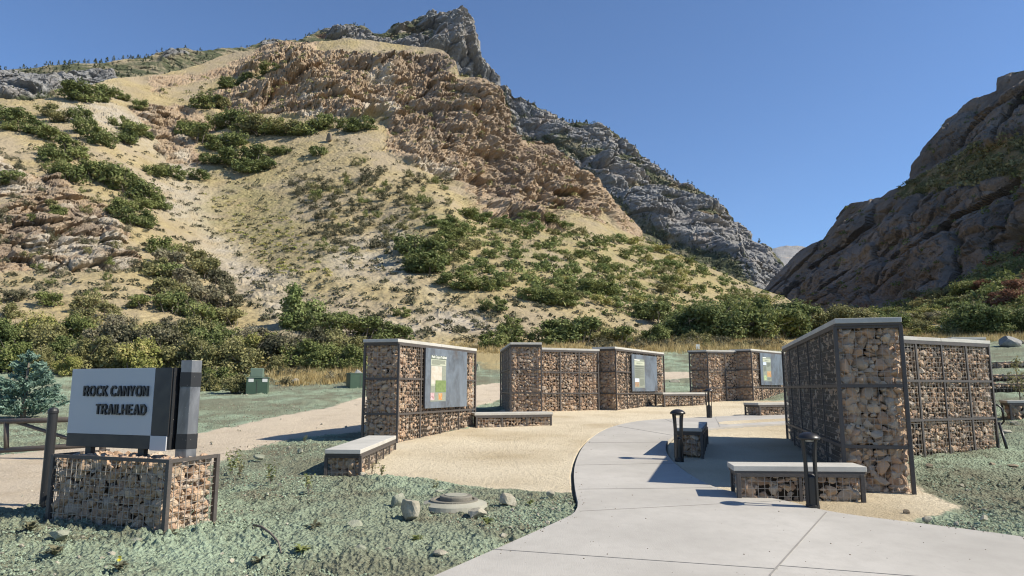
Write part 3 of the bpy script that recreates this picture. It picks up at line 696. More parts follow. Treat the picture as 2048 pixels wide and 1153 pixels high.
# benches
def bench(label, A, B, C, z0, H=.52, bays=(1, 3), sides='abd', r0=.075, **k):
    return gabion('gabion_bench', label, 'bench', GBN, A, B, C, z0, H, bays, (1,), r0=r0, sides=sides, cap=.07, capw=.045, wire=.085, capseg=9, **k)
bench('low gabion bench running from the left front up to the map panel wall', (-2.51,11.6), (-3.09,11.65), (-2.50,14.9), .35, .56, (1, 5), sides='ad')
bench('long low gabion bench at the right-hand foot of the map panel wall', (-1.0,19.6), (1.14,20.35), (-1.2,20.2), .70, .53, (3, 1), sides='ab')
bench('far low gabion bench between the text panel wall and the small far wall', (6.36,28.9), (8.42,30.0), (6.1,29.4), 1.20, .55, (3, 1), sides='ab')
bench('far short gabion bench just left of the large right wall', (8.40,23.5), (10.6,24.3), (8.12,24.1), .88, .55, (2, 1), sides='ad')
bench('gabion bench in the middle beside the path, dark end behind a bollard lamp', (3.70,13.6), (3.22,13.75), (4.45,15.9), .60, .55, (1, 4), sides='ad')
bench('nearest gabion bench in the right foreground, in front of the large wall', (3.10,9.62), (4.73,9.50), (3.17,10.10), .36, .50, (2, 1), sides='abd', r0=.085)
bench('shaded low gabion seat wall at the far right edge', (14.1,19.6), (18.0,19.2), (14.3,20.2), .98, .60, (3, 1), sides='ad', r0=.11)
for lab, A, B, C, z0, H in (('lowest stone terrace wall at the far right behind the sapling', (18.2,26.8), (25,26.2), (18.3,27.6), 1.65, .55),
                            ('middle stone terrace wall at the far right, one step up', (20.2,29.8), (27,29.2), (20.3,30.5), 2.15, .45),
                            ('topmost dark stone terrace wall at the far right', (23.6,33.4), (30,32.8), (23.8,34.2), 2.75, .55)):
    gabion('terrace_wall', lab, 'wall', 'stone terrace walls', A, B, C, z0 - .1, H, (3, 1), (1,), r0=.11, sides='ad', cap=0, wire=.14, open_top=True)

# ------------------------------------------------------------------ panels
def m_panel():
    t = NT('blued_steel', .42, .5); t.b.inputs['Metallic'].default_value = .35
    n = t.noise(1.6, 5, .6, t.scale((1, 1, .6)), dist=.6); n2 = t.noise(9, 5, .7); n3 = t.noise(40, 3, .6, t.scale((1, 1, .15)))
    c = t.ramp(n, [(.3, (.13, .11, .10)), (.42, (.115, .13, .15)), (.55, (.17, .20, .235)), (.7, (.21, .245, .285))])
    c = t.mix(t.rr(n2, .45, .7, 0, .4), c, (.24, .28, .32)); c = t.mix(t.rr(n3, .5, .7, 0, .3), c, (.10, .115, .13))
    return t.done(c, None, t.rr(n2, .3, .7, .35, .6))
M_PANEL = m_panel()
M_PSAGE = plain('poster_sage', (.235, .255, .21), .5, .3, 0, .06); M_PHEAD = plain('poster_header', (.12, .145, .11), .5, .3, 0, .06)
M_PPALE = plain('poster_pale', (.42, .44, .34), .5, .3, 0, .05); M_PINK = plain('poster_ink', (.11, .12, .10), .5, .3, 0, .1); M_PWHITE = plain('poster_white', (.72, .72, .66), .5, .3, 0, .05)
def m_two(name, a, b, sc):
    t = NT(name, .5, .3); return t.done(t.mix(t.rr(t.noise(sc, 5, .65), .4, .6), a, b))
M_MAP = m_two('poster_map', (.50, .485, .42), (.44, .39, .31), 5); M_AERIAL = m_two('poster_aerial', (.13, .185, .07), (.19, .245, .10), 14)
M_PHOTO1 = m_two('poster_blossom', (.60, .45, .45), (.30, .16, .17), 16); M_PHOTO2 = m_two('poster_autumn', (.48, .20, .06), (.42, .34, .20), 16)
M_PHOTO3 = m_two('poster_cliff', (.40, .24, .14), (.22, .17, .12), 12); M_PSKY = plain('poster_sky', (.52, .58, .70), .5, .3, 0, .05); M_PGREEN = m_two('poster_plant', (.45, .50, .32), (.22, .32, .12), 16)
def text_mesh(body, size, off=0.0, ext=0.0, align='LEFT', spacing=1.0):
    cu = bpy.data.curves.new('t', 'FONT'); cu.body = body; cu.size = size; cu.offset = off; cu.extrude = ext; cu.align_x = align; cu.space_character = spacing; cu.resolution_u = 3
    o = bpy.data.objects.new('t', cu); COL.objects.link(o); dg = bpy.context.evaluated_depsgraph_get(); dg.update()
    me = bpy.data.meshes.new_from_object(o.evaluated_get(dg)); bpy.data.objects.remove(o); bpy.data.curves.remove(cu); return me
def put_text(me, name, m, parent, o, u, n, up=np.array([0, 0, 1.0])):
    """lay a text mesh on a plane: o lower left corner, u to the right, n outward"""
    me.materials.clear(); me.materials.append(m); off = parent_off(parent)
    ob = bpy.data.objects.new(name, me); COL.objects.link(ob); ob.parent = parent
    V = np.empty(len(me.vertices) * 3, np.float32); me.vertices.foreach_get('co', V); V = V.reshape(-1, 3)
    W = np.asarray(o) - off + V[:, :1] * u + V[:, 1:2] * up + V[:, 2:3] * n
    me.vertices.foreach_set('co', W.astype(np.float32).ravel()); me.update(); return ob
def panel(label, wall, f0, f1, zlo, zhi, poster, kind):
    p, q, u, n = wall['sides']['d']  # runs C > A ; reading left to right goes A > C
    p, q, u = q, p, -u; L = np.linalg.norm(q - p); up = np.array([0, 0, 1.0])
    o = p + u * L * f0 + n * .075; w = L * (f1 - f0); zl = wall['z0'] + zlo; h = zhi - zlo
    root = thing('information_panel', label, 'information board', o + up * zl, 'information panels on the gabion walls')
    P = lambda a, b, e=0: o + u * a + up * (zl + b) + n * e
    MB().box(P(w / 2, h / 2, -.012), u * w / 2, up * h / 2, n * .012).obj('backplate', M_PANEL, root, bevel=.004)
    for a in (.03, w - .03): MB().box(P(a, h / 2, -.045), u * .02, up * (h / 2 - .03), n * .02).obj('bracket', M_STEEL, root)
    x0, x1, y0, y1 = poster; pw, ph = w * (x1 - x0), h * (y1 - y0)
    ps = MB(); ps.box(P(w * (x0 + x1) / 2, h * (y0 + y1) / 2, .002), u * pw / 2, up * ph / 2, n * .002); po = ps.obj('poster', M_PSAGE, root)
    lev = [.0045]
    def rect(a0, b0, a1, b1, m, name, l=0):
        c = P(w * x0 + pw * (a0 + a1) / 2, h * y0 + ph * (b0 + b1) / 2, .005 + l * .0015)
        MB().box(c, u * pw * (a1 - a0) / 2, up * ph * (b1 - b0) / 2, n * .0006).obj(name, m, po)
    def lines(a0, b0, a1, b1, k, m=M_PINK, fill=.42):
        mb = MB(); g = np.random.default_rng(int(a0 * 91 + b0 * 77 + k))
        for i in range(k):
            b = b1 - (i + .5) / k * (b1 - b0); e = a1 if i < k - 1 else a0 + (a1 - a0) * .6; e -= (a1 - a0) * g.uniform(0, .08)
            mb.box(P(w * x0 + pw * (a0 + e) / 2, h * y0 + ph * b, .0085), u * pw * (e - a0) / 2, up * ph * (b1 - b0) / k * fill / 2, n * .0004)
        mb.obj('text_block', m, po)
    if kind == 0:
        rect(0, .925, 1, 1, M_PHEAD, 'header'); rect(0, .785, 1, .915, M_PPALE, 'intro_box'); lines(.04, .80, .96, .905, 6)
        me = text_mesh('Rock Canyon Trailhead', pw * .115, .0012, 0, spacing=.92)
        put_text(me, 'title', M_PWHITE, po, P(w * x0 + pw * .035, h * y0 + ph * .945, .0075), u, n)
        rect(.02, .38, .72, .77, M_MAP, 'map'); rect(.30, .20, 1.0, .46, M_AERIAL, 'aerial_photo', 2)
        lines(.76, .55, .97, .75, 9, M_PPALE, .3); rect(.0, .03, .25, .19, M_PHOTO1, 'blossom_photo'); rect(.51, .03, .76, .18, M_PHOTO2, 'autumn_photo')
        lines(.03, .22, .26, .36, 7, M_PPALE, .25); lines(.29, .04, .48, .17, 6, M_PPALE, .25); lines(.79, .04, .97, .17, 6, M_PPALE, .25)
        rect(.02, .34, .27, .375, M_PPALE, 'map_key', 1)
    elif kind == 1:
        lines(.0, .945, .92, .985, 1, M_PWHITE, .8); rect(0, .79, 1, .92, M_PPALE, 'intro_box'); lines(.2, .825, .8, .88, 2)
        for b in (.72, .64, .56, .49, .42, .35): lines(.06, b, .96, b + .05, 3, M_PINK, .4)
        rect(0.02, .04, .42, .32, M_PHOTO3, 'cliff_photo'); rect(.02, .2, .42, .32, M_PSKY, 'photo_sky', 1); lines(.5, .06, .95, .30, 7, M_PINK, .3)
    else:
        lines(.0, .955, .8, .99, 1, M_PWHITE, .8); rect(0, .80, 1, .93, M_PPALE, 'intro_box'); lines(.25, .835, .75, .885, 2)
        rect(.04, .62, .42, .78, M_PSKY, 'peak_photo'); rect(.04, .61, .42, .66, M_PINK, 'photo_ridge', 1)
        lines(.5, .60, .96, .77, 6, M_PINK, .35); lines(.06, .40, .4, .58, 6, M_PINK, .4); rect(.48, .18, .98, .42, M_PHOTO2, 'arch_photo'); rect(.05, .05, .4, .24, M_PGREEN, 'plant_photo'); lines(.48, .05, .96, .15, 3, M_PINK, .35)
panel('bluish steel panel with a green map poster headed Rock Canyon Trailhead', W1[1], .275, .835, .80, 2.31, (.11, .46, .11, .88), 0)
panel('bluish steel panel with a narrow text poster and one photo bottom left, mid distance', WC[1], .27, .80, .80, 2.30, (.09, .48, .10, .88), 1)
panel('farthest bluish steel panel with text poster and three small pictures, beside the large wall', WE[1], .20, .86, .80, 2.30, (.10, .45, .12, .88), 2)
# ================================================================== the concrete path
def m_path():
    t = NT('path_concrete', .85, .2); n1 = t.noise(.5, 5, .6); n2 = t.noise(5, 5, .7); n3 = t.noise(60, 3, .7); br = t.noise(3, 3, .6, t.scale((60, 1.5, 1)))
    c = t.mix(t.rr(n1, .3, .7), (.35, .33, .295), (.475, .449, .405)); c = t.mix(t.rr(n2, .45, .75, 0, .35), c, (.30, .28, .25)); c = t.mix(t.rr(br, .4, .7, 0, .18), c, (.29, .28, .26))
    c = t.mix(t.rr(t.vor(9), .0, .035, .55, 0), c, (.16, .14, .11)); c = t.mix(t.rr(n3, .66, .74, 0, .5), c, (.28, .255, .22))
    return t.done(c, t.bump(br, .003, .5, t.bump(n3, .003, .5)))
M_PATH = m_path(); M_JOINT = plain('joint_strip', (.27, .255, .23), .9, .1)  # M_JOINT: darker grey for the thin strips along the slab joints
def slab(poly, zoff, thick, name, m, hole=None):
    import bmesh
    bm = bmesh.new(); vs = [bm.verts.new((x, y, SL * y + zoff)) for x, y in poly]; f = bm.faces.new(vs)
    if f.normal.z < 0 or True:
        bm.normal_update()
        if f.normal.z < 0: f.normal_flip()
    r = bmesh.ops.extrude_face_region(bm, geom=[f]); 
    low = [v for v in r['geom'] if isinstance(v, bmesh.types.BMVert)]
    for v in vs: v.co.z -= thick
    bmesh.ops.triangulate(bm, faces=bm.faces[:]); bmesh.ops.recalc_face_normals(bm, faces=bm.faces[:])
    me = bpy.data.meshes.new(name); bm.to_mesh(me); bm.free(); me.materials.append(m); o = bpy.data.objects.new(name, me); COL.objects.link(o); o['kind'] = 'structure'; return o
def smooth_poly(P, it=2):
    P = np.asarray(P)
    for _ in range(it):
        Q = np.roll(P, -1, 0); keep = np.linalg.norm(Q - P, axis=1) < 2.6
        out = []
        for a, b, k in zip(P, Q, keep):
            out += [a * .75 + b * .25, a * .25 + b * .75] if k else [a, b]
        P = np.array(out)
    return P
path = slab(smooth_poly(PATH), .035, .16, 'path', M_PATH)
gs_ = slab(smooth_poly(STRIP, 1), .042, .03, 'gravel_strip', M_GROUND); a_ = gs_.data.attributes.new('gravel', 'FLOAT', 'POINT'); a_.data.foreach_set('value', np.ones(len(gs_.data.vertices), np.float32))
def joint(a, b, w=.009):
    a, b = on_ground(*a), on_ground(*b); u = (b - a) / np.linalg.norm(b - a); n = np.cross((0, 0, 1), u); n /= np.linalg.norm(n)
    MB().box((a + b) / 2 + np.array([0, 0, .037]), u * np.linalg.norm(b - a) / 2, n * w * .6, np.cross(u, n) * .0025).obj('path_joint', M_JOINT, None, kind='structure')
for a, b, w in [((1653,1031),(1540,1160),.014), ((979,1106),(1556,1147),.007), ((1156,984),(1425,981),.005), ((1150,935),(1352,931),.005), ((1176,889),(1330,888),.005), ((1234,855),(1345,874),.005), ((1160,1029),(1570,1007),.005), ((1560,1140),(2060,1180),.006),((1330,841),(1385,864),.006),((1430,836),(1440,857),.006)]: joint(a, b, w)

# ================================================================== trailhead sign
M_DARK = plain('dark_bronze_paint', (.022, .021, .022), .45, .4, 0, .15, 6); M_LGREY = plain('light_grey_paint', (.45, .455, .47), .5, .35, 0, .05, 3)
def m_speck(name, col):
    t = NT(name, .45, .4); c = t.mix(t.rr(t.vor(26), .05, .09, .8, 0), t.mix(t.noise(6, 4, .6), tuple(x * .8 for x in col), tuple(x * 1.2 for x in col)), (.45, .42, .38)); return t.done(c)
M_BSPK = m_speck('dusty_black_paint', (.02, .02, .021))
def m_pole():
    t = NT('brushed_steel', .38, .5); t.b.inputs['Metallic'].default_value = .55; n = t.noise(3, 5, .6, t.scale((1, 1, .5)), dist=.5)
    c = t.mix(t.rr(n, .35, .65), (.10, .10, .105), (.27, .27, .275)); c = t.mix(t.rr(t.vor(30), .04, .08, .7, 0), c, (.5, .48, .44)); return t.done(c, None, t.rr(n, .3, .7, .3, .5))
M_POLE = m_pole()
dirL = np.array([-.93, .36, 0]); dirL /= np.linalg.norm(dirL); dirB = np.array([-dirL[1], dirL[0], 0]) * -1
dirB = np.array([.36, .93, 0]) / np.linalg.norm([.36, .93]); up = np.array([0, 0, 1.0])
N0 = np.array([-3.81, 7.79, 0]); zS = EYE - .776 - .85
gabion('sign_plinth', 'open-topped gabion plinth of tan stones under the trailhead sign', 'gabion base', None, N0, N0 + dirL * 1.85, N0 + dirB * .70, zS, .85, (1, 1), (1,), r0=.068, sides='abd', cap=0, wire=.078, open_top=True, wr=.003, post=.02)
# sign board
o = N0 + dirL * .27 + dirB * .227; Wd, Hd, Td = 1.69, .95, .11; zb = EYE - .70
sign = thing('trailhead_sign', 'grey and black sign board reading ROCK CANYON TRAILHEAD on the stone plinth', 'sign', o + up * zb)
S = lambda a, b, e=0: o + dirL * a + up * (zb + b) - dirB * e   # a from the right edge
def sbox(a0, a1, b0, b1, e0, e1, name, m, par=sign): return MB().box(S((a0 + a1) / 2, (b0 + b1) / 2, (e0 + e1) / 2), dirL * (a1 - a0) / 2, up * (b1 - b0) / 2, dirB * (e1 - e0) / 2).obj(name, m, par, bevel=.002)
sbox(0, Wd, 0, Hd, -Td, -.004, 'sign_body', M_BSPK)
xs_, ys_ = Wd * .17, Hd * .165
sbox(xs_, Wd, ys_, Hd, -.003, .012, 'grey_field', M_LGREY); sbox(.02, xs_ - .003, ys_ + .003, Hd, -.003, .010, 'dark_side_field', M_DARK)
sbox(xs_ + .003, Wd, 0, ys_ - .003, -.003, .010, 'dark_lower_band', M_DARK); sbox(.035, xs_, -.012, ys_, -.003, .014, 'grey_corner_square', M_LGREY)
for a in (.42, 1.30): sbox(a, a + .10, -.30, .0, -.09, -.03, 'support_post', M_BSPK)
rt = dirL * -1
STROKES = dict(R=[[(0,0),(0,1)],[(0,.94),(.55,.94),(.78,.80),(.78,.60),(.55,.47),(0,.47)],[(.40,.45),(.80,0)]], O=[[(.30,.06),(.70,.06),(.95,.30),(.95,.70),(.70,.94),(.30,.94),(.05,.70),(.05,.30),(.30,.06)]],
 C=[[(.90,.20),(.66,.06),(.32,.06),(.06,.30),(.06,.70),(.32,.94),(.66,.94),(.90,.80)]], K=[[(0,0),(0,1)],[(.74,1),(.10,.48)],[(.22,.56),(.80,0)]], A=[[(0,0),(.40,1)],[(.40,1),(.80,0)],[(.16,.28),(.64,.28)]], N=[[(0,0),(0,1)],[(0,.97),(.80,.03)],[(.80,0),(.80,1)]],
 Y=[[(0,1),(.40,.45)],[(.80,1),(.40,.45)],[(.40,.5),(.40,0)]], T=[[(0,.93),(.76,.93)],[(.38,.93),(.38,0)]], I=[[(0,0),(0,1)]], L=[[(0,1),(0,.0)],[(0,.07),(.58,.07)]], H=[[(0,0),(0,1)],[(.76,0),(.76,1)],[(0,.5),(.76,.5)]], E=[[(0,0),(0,1)],[(0,.93),(.62,.93)],[(0,.5),(.56,.5)],[(0,.07),(.62,.07)]], D=[[(0,0),(0,1)],[(0,.94),(.45,.94),(.80,.68),(.80,.32),(.45,.06),(0,.06)]])
def lettering(body, right, b, width, hgt, sw=.175):
    adv = []; x = 0
    for ch in body:
        if ch == ' ': x += .42; continue
        w = max(p[0] for s_ in STROKES[ch] for p in s_); adv.append((ch, x)); x += w + .40
    k = width / (x - .40); kk = 0
    for ch, x0 in adv:
        mb = MB()
        for s_ in STROKES[ch]:
            for p, q in zip(s_[:-1], s_[1:]):
                P0, P1 = (np.array([(x0 + t[0]) * k, t[1] * hgt]) for t in (p, q)); L = np.linalg.norm(P1 - P0); u2 = (P1 - P0) / L; h_ = sw * hgt / 2
                ext = h_ * (.55 if len(s_) > 2 else 0); c = (P0 + P1) / 2; kk += 1
                U = rt * u2[0] + up * u2[1]; V_ = rt * -u2[1] + up * u2[0]
                mb.box(S(right + width - c[0], b + c[1], .022 + (kk % 5) * .0005), U * (L / 2 + ext), V_ * h_, dirB * .011)
        mb.obj('letter', M_DARK, sign)
lettering('ROCK CANYON', .17 * Wd + .085, .615, 1.06, .122); lettering('TRAILHEAD', .17 * Wd + .095, .395, .82, .122)
# hexagonal steel post beside it
pc = N0 + dirL * .19 + dirB * .40; zt0 = zS + .68; hgt = EYE + (778 - 722) / F * 8.2 - zt0
col = thing('sign_column', 'hexagonal brushed steel column with two black bands beside the sign board', 'column', pc + up * zt0)
ang = math.atan2(-pc[1], -pc[0]) + .04
def hexa(z0, z1, r): 
    mb = MB(); th = ang + np.arange(6) * np.pi / 3; v = np.concatenate([np.stack([r * np.cos(th), r * np.sin(th), 0 * th + z], 1) for z in (z0, z1)]) + pc
    j = np.arange(6); return mb.add(v, [np.stack([j, (j + 1) % 6, (j + 1) % 6 + 6, j + 6], 1), np.arange(6)[::-1], np.arange(6) + 6])
hexa(zt0, zt0 + hgt, .128).obj('shaft', M_POLE, col, bevel=.004)
vis0, visH = zS + .80, zt0 + hgt - (zS + .80)
for a, b in ((.12, .265), (.735, .885)): hexa(zt0 + hgt - visH * b, zt0 + hgt - visH * a, .134).obj('band', M_BSPK, col, bevel=.003)

# black roadside post and the pipe gate behind it
pp = hit(88, 1016); post = MB().lathe([(.058, -.15), (.058, 1.20), (.064, 1.2), (.064, 1.235), (.05, 1.265), (.02, 1.28)], pp, 20)
tag(post.obj('gate_post', M_BSPK, smooth=False, bevel=.004), 'round black steel post with domed top standing left of the sign plinth', 'post')
M_PIPE = plain('rusty_dark_pipe', (.085, .07, .058), .6, .35, 0, .4, 8, .003)
ga, gb = at(-60, 845, 13.6), at(205, 838, 13.2); la, lb = at(-60, 905, 13.6), at(205, 889, 13.2)
gate = thing('road_gate', 'low dark pipe gate across the dirt road behind the sign', 'gate', (ga[0], ga[1], gz(ga[0], ga[1])))
MB().tube([ga, gb], .05, 8).obj('top_rail', M_PIPE, gate, True); MB().tube([la, lb], .05, 8).obj('bottom_rail', M_PIPE, gate, True)
MB().tube([at(28, 843, 13.5), la + (lb - la) * .9], .035, 8).obj('diagonal_brace', M_PIPE, gate, True)
for t in (.28, .985): MB().tube([ga + (gb - ga) * t, la + (lb - la) * t + (np.array([0, 0, -.0]))], .045, 8).obj('upright', M_PIPE, gate, True)
ge = ga + (gb - ga) * 1.02; MB().tube([np.array([ge[0], ge[1], gz(ge[0], ge[1]) - .1]), ge + np.array([0, 0, .1])], .06, 8).obj('hinge_post', M_PIPE, gate, True)

# ================================================================== bollard lamps
M_LAMP = plain('black_lamp_enamel', (.018, .016, .015), .38, .5, 0, .2, 8); M_LENS = plain('frosted_lens', (.45, .44, .40), .4, .4, 0, .05)
def bollard(label):
    t = thing('bollard_lamp', label, 'lamp', (0, 0, 0), 'bollard lamps along the path')
    MB().lathe([(.085, -.05), (.085, .03), (.072, .04), (.070, .38), (.05, .40), (.03, .42)], n=20).obj('base', M_LAMP, t, False, .003)
    for k in range(4):
        a = k * math.pi / 2 + .5; c, s = math.cos(a), math.sin(a)
        pr = [(.066, .03), (.068, .35), (.070, .55), (.078, .72), (.098, .86)]
        mb = MB(); v = []
        for r, z in pr:
            w = .017
            for dr, dt in ((0, -w), (.02, -w), (.02, w), (0, w)): v.append(((r + dr) * c - dt * s, (r + dr) * s + dt * c, z))
        q = []
        for i in range(len(pr) - 1):
            for j in range(4): q.append([i*4 + j, i*4 + (j+1) % 4, i*4 + 4 + (j+1) % 4, i*4 + 4 + j])
        q += [[3,2,1,0], [len(v)-4, len(v)-3, len(v)-2, len(v)-1]]
        mb.add(v, np.array(q)).obj('leg', M_LAMP, t)
    MB().lathe([(.06, .845), (.135, .852), (.148, .862), (.146, .875), (.125, .90), (.09, .925), (.045, .94), (.0, .944)], n=28).obj('dome_head', M_LAMP, t, True)
    MB().lathe([(.055, .825), (.06, .845)], n=20).obj('lens', M_LENS, t, True)
    return t
def copy_tree(o, parent=None):
    c = o.copy(); COL.objects.link(c)
    if parent: c.parent = parent
    for ch in list(o.children): copy_tree(ch, c)
    return c
L1 = bollard('nearest black bollard lamp with domed head, in front of the right foreground bench'); p = hit(1626, 1020); L1.location = (p[0], p[1], SL * p[1] + .03)
for lab, x, y, rz in (('black bollard lamp with domed head at the dark end of the middle bench', 1359, 906, .3), ('small far bollard lamp beyond the middle bench', 1419, 838.5, .9)):
    c = copy_tree(L1); p = hit(x, y) if x > 1400 else at(1358, 906, 13.2); c.location = (p[0], p[1], SL * p[1] + .03); c.rotation_euler = (0, 0, rz); c['label'] = lab

# ================================================================== utility boxes
M_UGREEN = plain('utility_green_paint', (.05, .085, .055), .5, .35, 0, .2, 3); M_STICK = plain('white_sticker', (.6, .6, .56), .5, .3, 0, .08, 30); M_UPALE = plain('dusty_green_paint', (.12, .165, .125), .6, .3, 0, .2, 3)
def ubox(label, x0, x1, yb, hpx, d, tx0=None, tx1=None, th=0, yaw=.25):
    b = at((x0 + x1) / 2, yb, d); z = gz(b[0], b[1]); w = (x1 - x0) / F * d * .92; h = hpx / F * d
    t = thing('utility_box', label, 'utility box', (b[0], b[1], z), 'green utility boxes by the road')
    u = np.array([math.cos(yaw), math.sin(yaw), 0]); v = np.array([-u[1], u[0], 0]); c = np.array([b[0], b[1], z])
    MB().box(c + up * (h / 2 - .1) + v * .4, u * w / 2, v * .4, up * (h / 2 + .1)).obj('cabinet', M_UGREEN, t, bevel=.02)
    MB().box(c + up * (h + .02) + v * .4, u * (w / 2 + .03), v * .43, up * .02).obj('lid', M_UPALE, t, bevel=.01)
    MB().box(c + up * (h * .45) - v * .008, u * .008, v * .004, up * h * .42).obj('door_seam', M_STEEL, t)
    if tx0 is not None:
        w2 = (tx1 - tx0) / F * d; cx = ((tx0 + tx1) / 2 - (x0 + x1) / 2) / F * d
        MB().box(c + u * cx + up * (h + .04 + th / F * d / 2) + v * .4, u * w2 / 2, v * .3, up * th / F * d / 2).obj('upper_cabinet', M_UPALE, t, bevel=.03)
        for sx in (-.28, .36): 
            s = MB().box(c + u * sx * w + up * h * .84 - v * .006, u * w * .12, v * .003, up * h * .11).obj('sticker', M_STICK, t)
    return t
ubox('dark green utility cabinet with a smaller box on top and two white stickers', 491, 535, 785, 29, 35, 499, 523, 18)
ubox('green utility cabinet half hidden behind the map panel wall', 698, 742, 779, 26, 37.5, yaw=.5)

# ================================================================== manhole
mp = hit(908, 1012); mz = gz(mp[0], mp[1]); M_RING = m_conc('dusty_concrete', (.27, .265, .21), (.38, .36, .29), 2); M_IRON = plain('manhole_iron', (.19, .175, .14), .75, .3, 0, .3, 20, .01)
mh = thing('manhole', 'round concrete manhole collar with iron lid standing proud of the soil', 'manhole', (mp[0], mp[1], mz))
C0 = np.array([mp[0], mp[1], mz])
MB().lathe([(.40, -.15), (.43, -.1), (.445, -.02), (.43, .035), (.30, .075), (.29, .06)], C0, 40).obj('concrete_collar', M_RING, mh, False)
MB().lathe([(.30, -.02), (.32, .055), (.315, .085), (.27, .088), (.262, .07)], C0, 40).obj('frame_ring', M_IRON, mh, False)
MB().lathe([(.215, .0), (.215, .115), (.205, .127), (.0, .131)], C0 + np.array([.02, .06, 0]), 36).obj('lid', M_IRON, mh, False, .004)
MB().lathe([(.15, .126), (.15, .135), (.14, .137), (.0, .134)], C0 + np.array([.02, .06, 0]), 30).obj('lid_disc', M_RING, mh, False)

# ================================================================== black metal hoop at the right wall's end
hb0 = at(2000, 848, 15.6); hz = gz(hb0[0], hb0[1])
hoop = thing('bike_rack', 'black bent steel hoop on a slanting leg beside the wide right wall', 'rack', (hb0[0], hb0[1], hz))
pts = [at(1994, 846, 15.6), at(2003, 849, 15.6), at(2008, 843, 15.55), at(2007, 828, 15.55), at(2003, 817, 15.55), at(1996, 811, 15.6), at(1990, 810, 15.6)]
MB().tube(pts, .022, 8).obj('hoop', M_LAMP, hoop, True)
a = at(1998, 846, 15.5); b = at(2014, 888, 15.2); b[2] = min(b[2], gz(b[0], b[1]) - .02)
MB().tube([a, b], .03, 8).obj('leg', M_LAMP, hoop, True)

# small white marker sign in the grass beyond the far wall, and a dark box at the far right edge
q = hit(1396, 702); t = thing('marker_sign', 'tiny white marker sign in the grass above the small far wall', 'sign', q)
MB().abox(q + np.array([-.03, -.02, -.1]), q + np.array([.03, .02, .5])).obj('stake', M_STEEL, t); MB().abox(q + np.array([-.16, -.035, .12]), q + np.array([.16, -.022, .52])).obj('plate', M_PWHITE, t)
# ================================================================== foliage
def m_leaf(name, stops, trans=.25):
    t = NT(name, .75, .15); c = t.ramp(t.attr('tone'), stops)
    t.done(c); tr = t.N('ShaderNodeBsdfTranslucent'); t.link(c, tr.inputs['Color']); mx = t.N('ShaderNodeMixShader'); mx.inputs[0].default_value = trans
    t.t.links.new(t.b.outputs[0], mx.inputs[1]); t.t.links.new(tr.outputs[0], mx.inputs[2]); t.t.links.new(mx.outputs[0], t.out.inputs['Surface']); return t.m
LM = dict(
 oak=m_leaf('oak_leaves', [(0, (.068, .09, .028)), (.45, (.16, .19, .062)), (.85, (.26, .275, .105)), (1, (.37, .34, .16))]),
 dark=m_leaf('dark_oak_leaves', [(0, (.06, .08, .028)), (.5, (.14, .172, .062)), (.9, (.235, .26, .10)), (1, (.32, .315, .15))]),
 olive=m_leaf('dusty_olive_leaves', [(0, (.10, .10, .042)), (.5, (.215, .21, .09)), (.85, (.33, .305, .14)), (1, (.42, .365, .19))]),
 sage=m_leaf('grey_sage_leaves', [(0, (.055, .056, .034)), (.5, (.125, .122, .072)), (.85, (.21, .195, .12)), (1, (.29, .26, .17))]),
 bright=m_leaf('bright_green_leaves', [(0, (0.082, 0.118, 0.036)), (.5, (0.186, 0.236, 0.083)), (1, (0.328, 0.336, 0.149))]),
 lime=m_leaf('lime_shrub_leaves', [(0, (0.149, 0.174, 0.049)), (.5, (0.313, 0.31, 0.1)), (1, (0.491, 0.398, 0.182))]),
 tan=m_leaf('dry_twiggy_leaves', [(0, (.11, .098, .06)), (.5, (.225, .205, .13)), (1, (.36, .325, .215))]),
 red=m_leaf('red_autumn_leaves', [(0, (.10, .048, .034)), (.5, (.195, .095, .062)), (1, (.29, .17, .095))]),
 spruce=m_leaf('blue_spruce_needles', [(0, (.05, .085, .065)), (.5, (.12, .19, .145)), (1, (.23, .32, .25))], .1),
 grass=m_leaf('dry_grass_blades', [(0, (.26, .19, .08)), (.5, (.48, .37, .17)), (1, (.64, .53, .29))], .3),
 conifer=m_leaf('far_conifer_needles', [(0, (.035, .043, .026)), (.5, (.068, .08, .045)), (1, (.12, .125, .07))], .0))
M_BARK = plain('grey_bark', (.17, .145, .12), .9, .1, 0, .4, 12, .01)
def leaf_quads(mb, c, nrm, size, tone, g, asp=.62):
    n = len(c); d = nrm + g.normal(size=(n, 3)) * .75; d /= np.linalg.norm(d, axis=1)[:, None] + 1e-9
    a = np.cross(d, g.normal(size=(n, 3))); a /= np.linalg.norm(a, axis=1)[:, None] + 1e-9; b = np.cross(d, a)
    s = (size * g.uniform(.6, 1.35, n))[:, None]
    # a leaf-like kite, bent along its middle
    v = np.stack([c - a * s, c - b * s * asp + d * s * .15, c + a * s, c + b * s * asp + d * s * .15], 1).reshape(-1, 3)
    i = np.arange(n)[:, None] * 4 + np.arange(4)[None]
    mb.add(v, i, tone=np.repeat(np.clip(tone, 0, 1), 4))
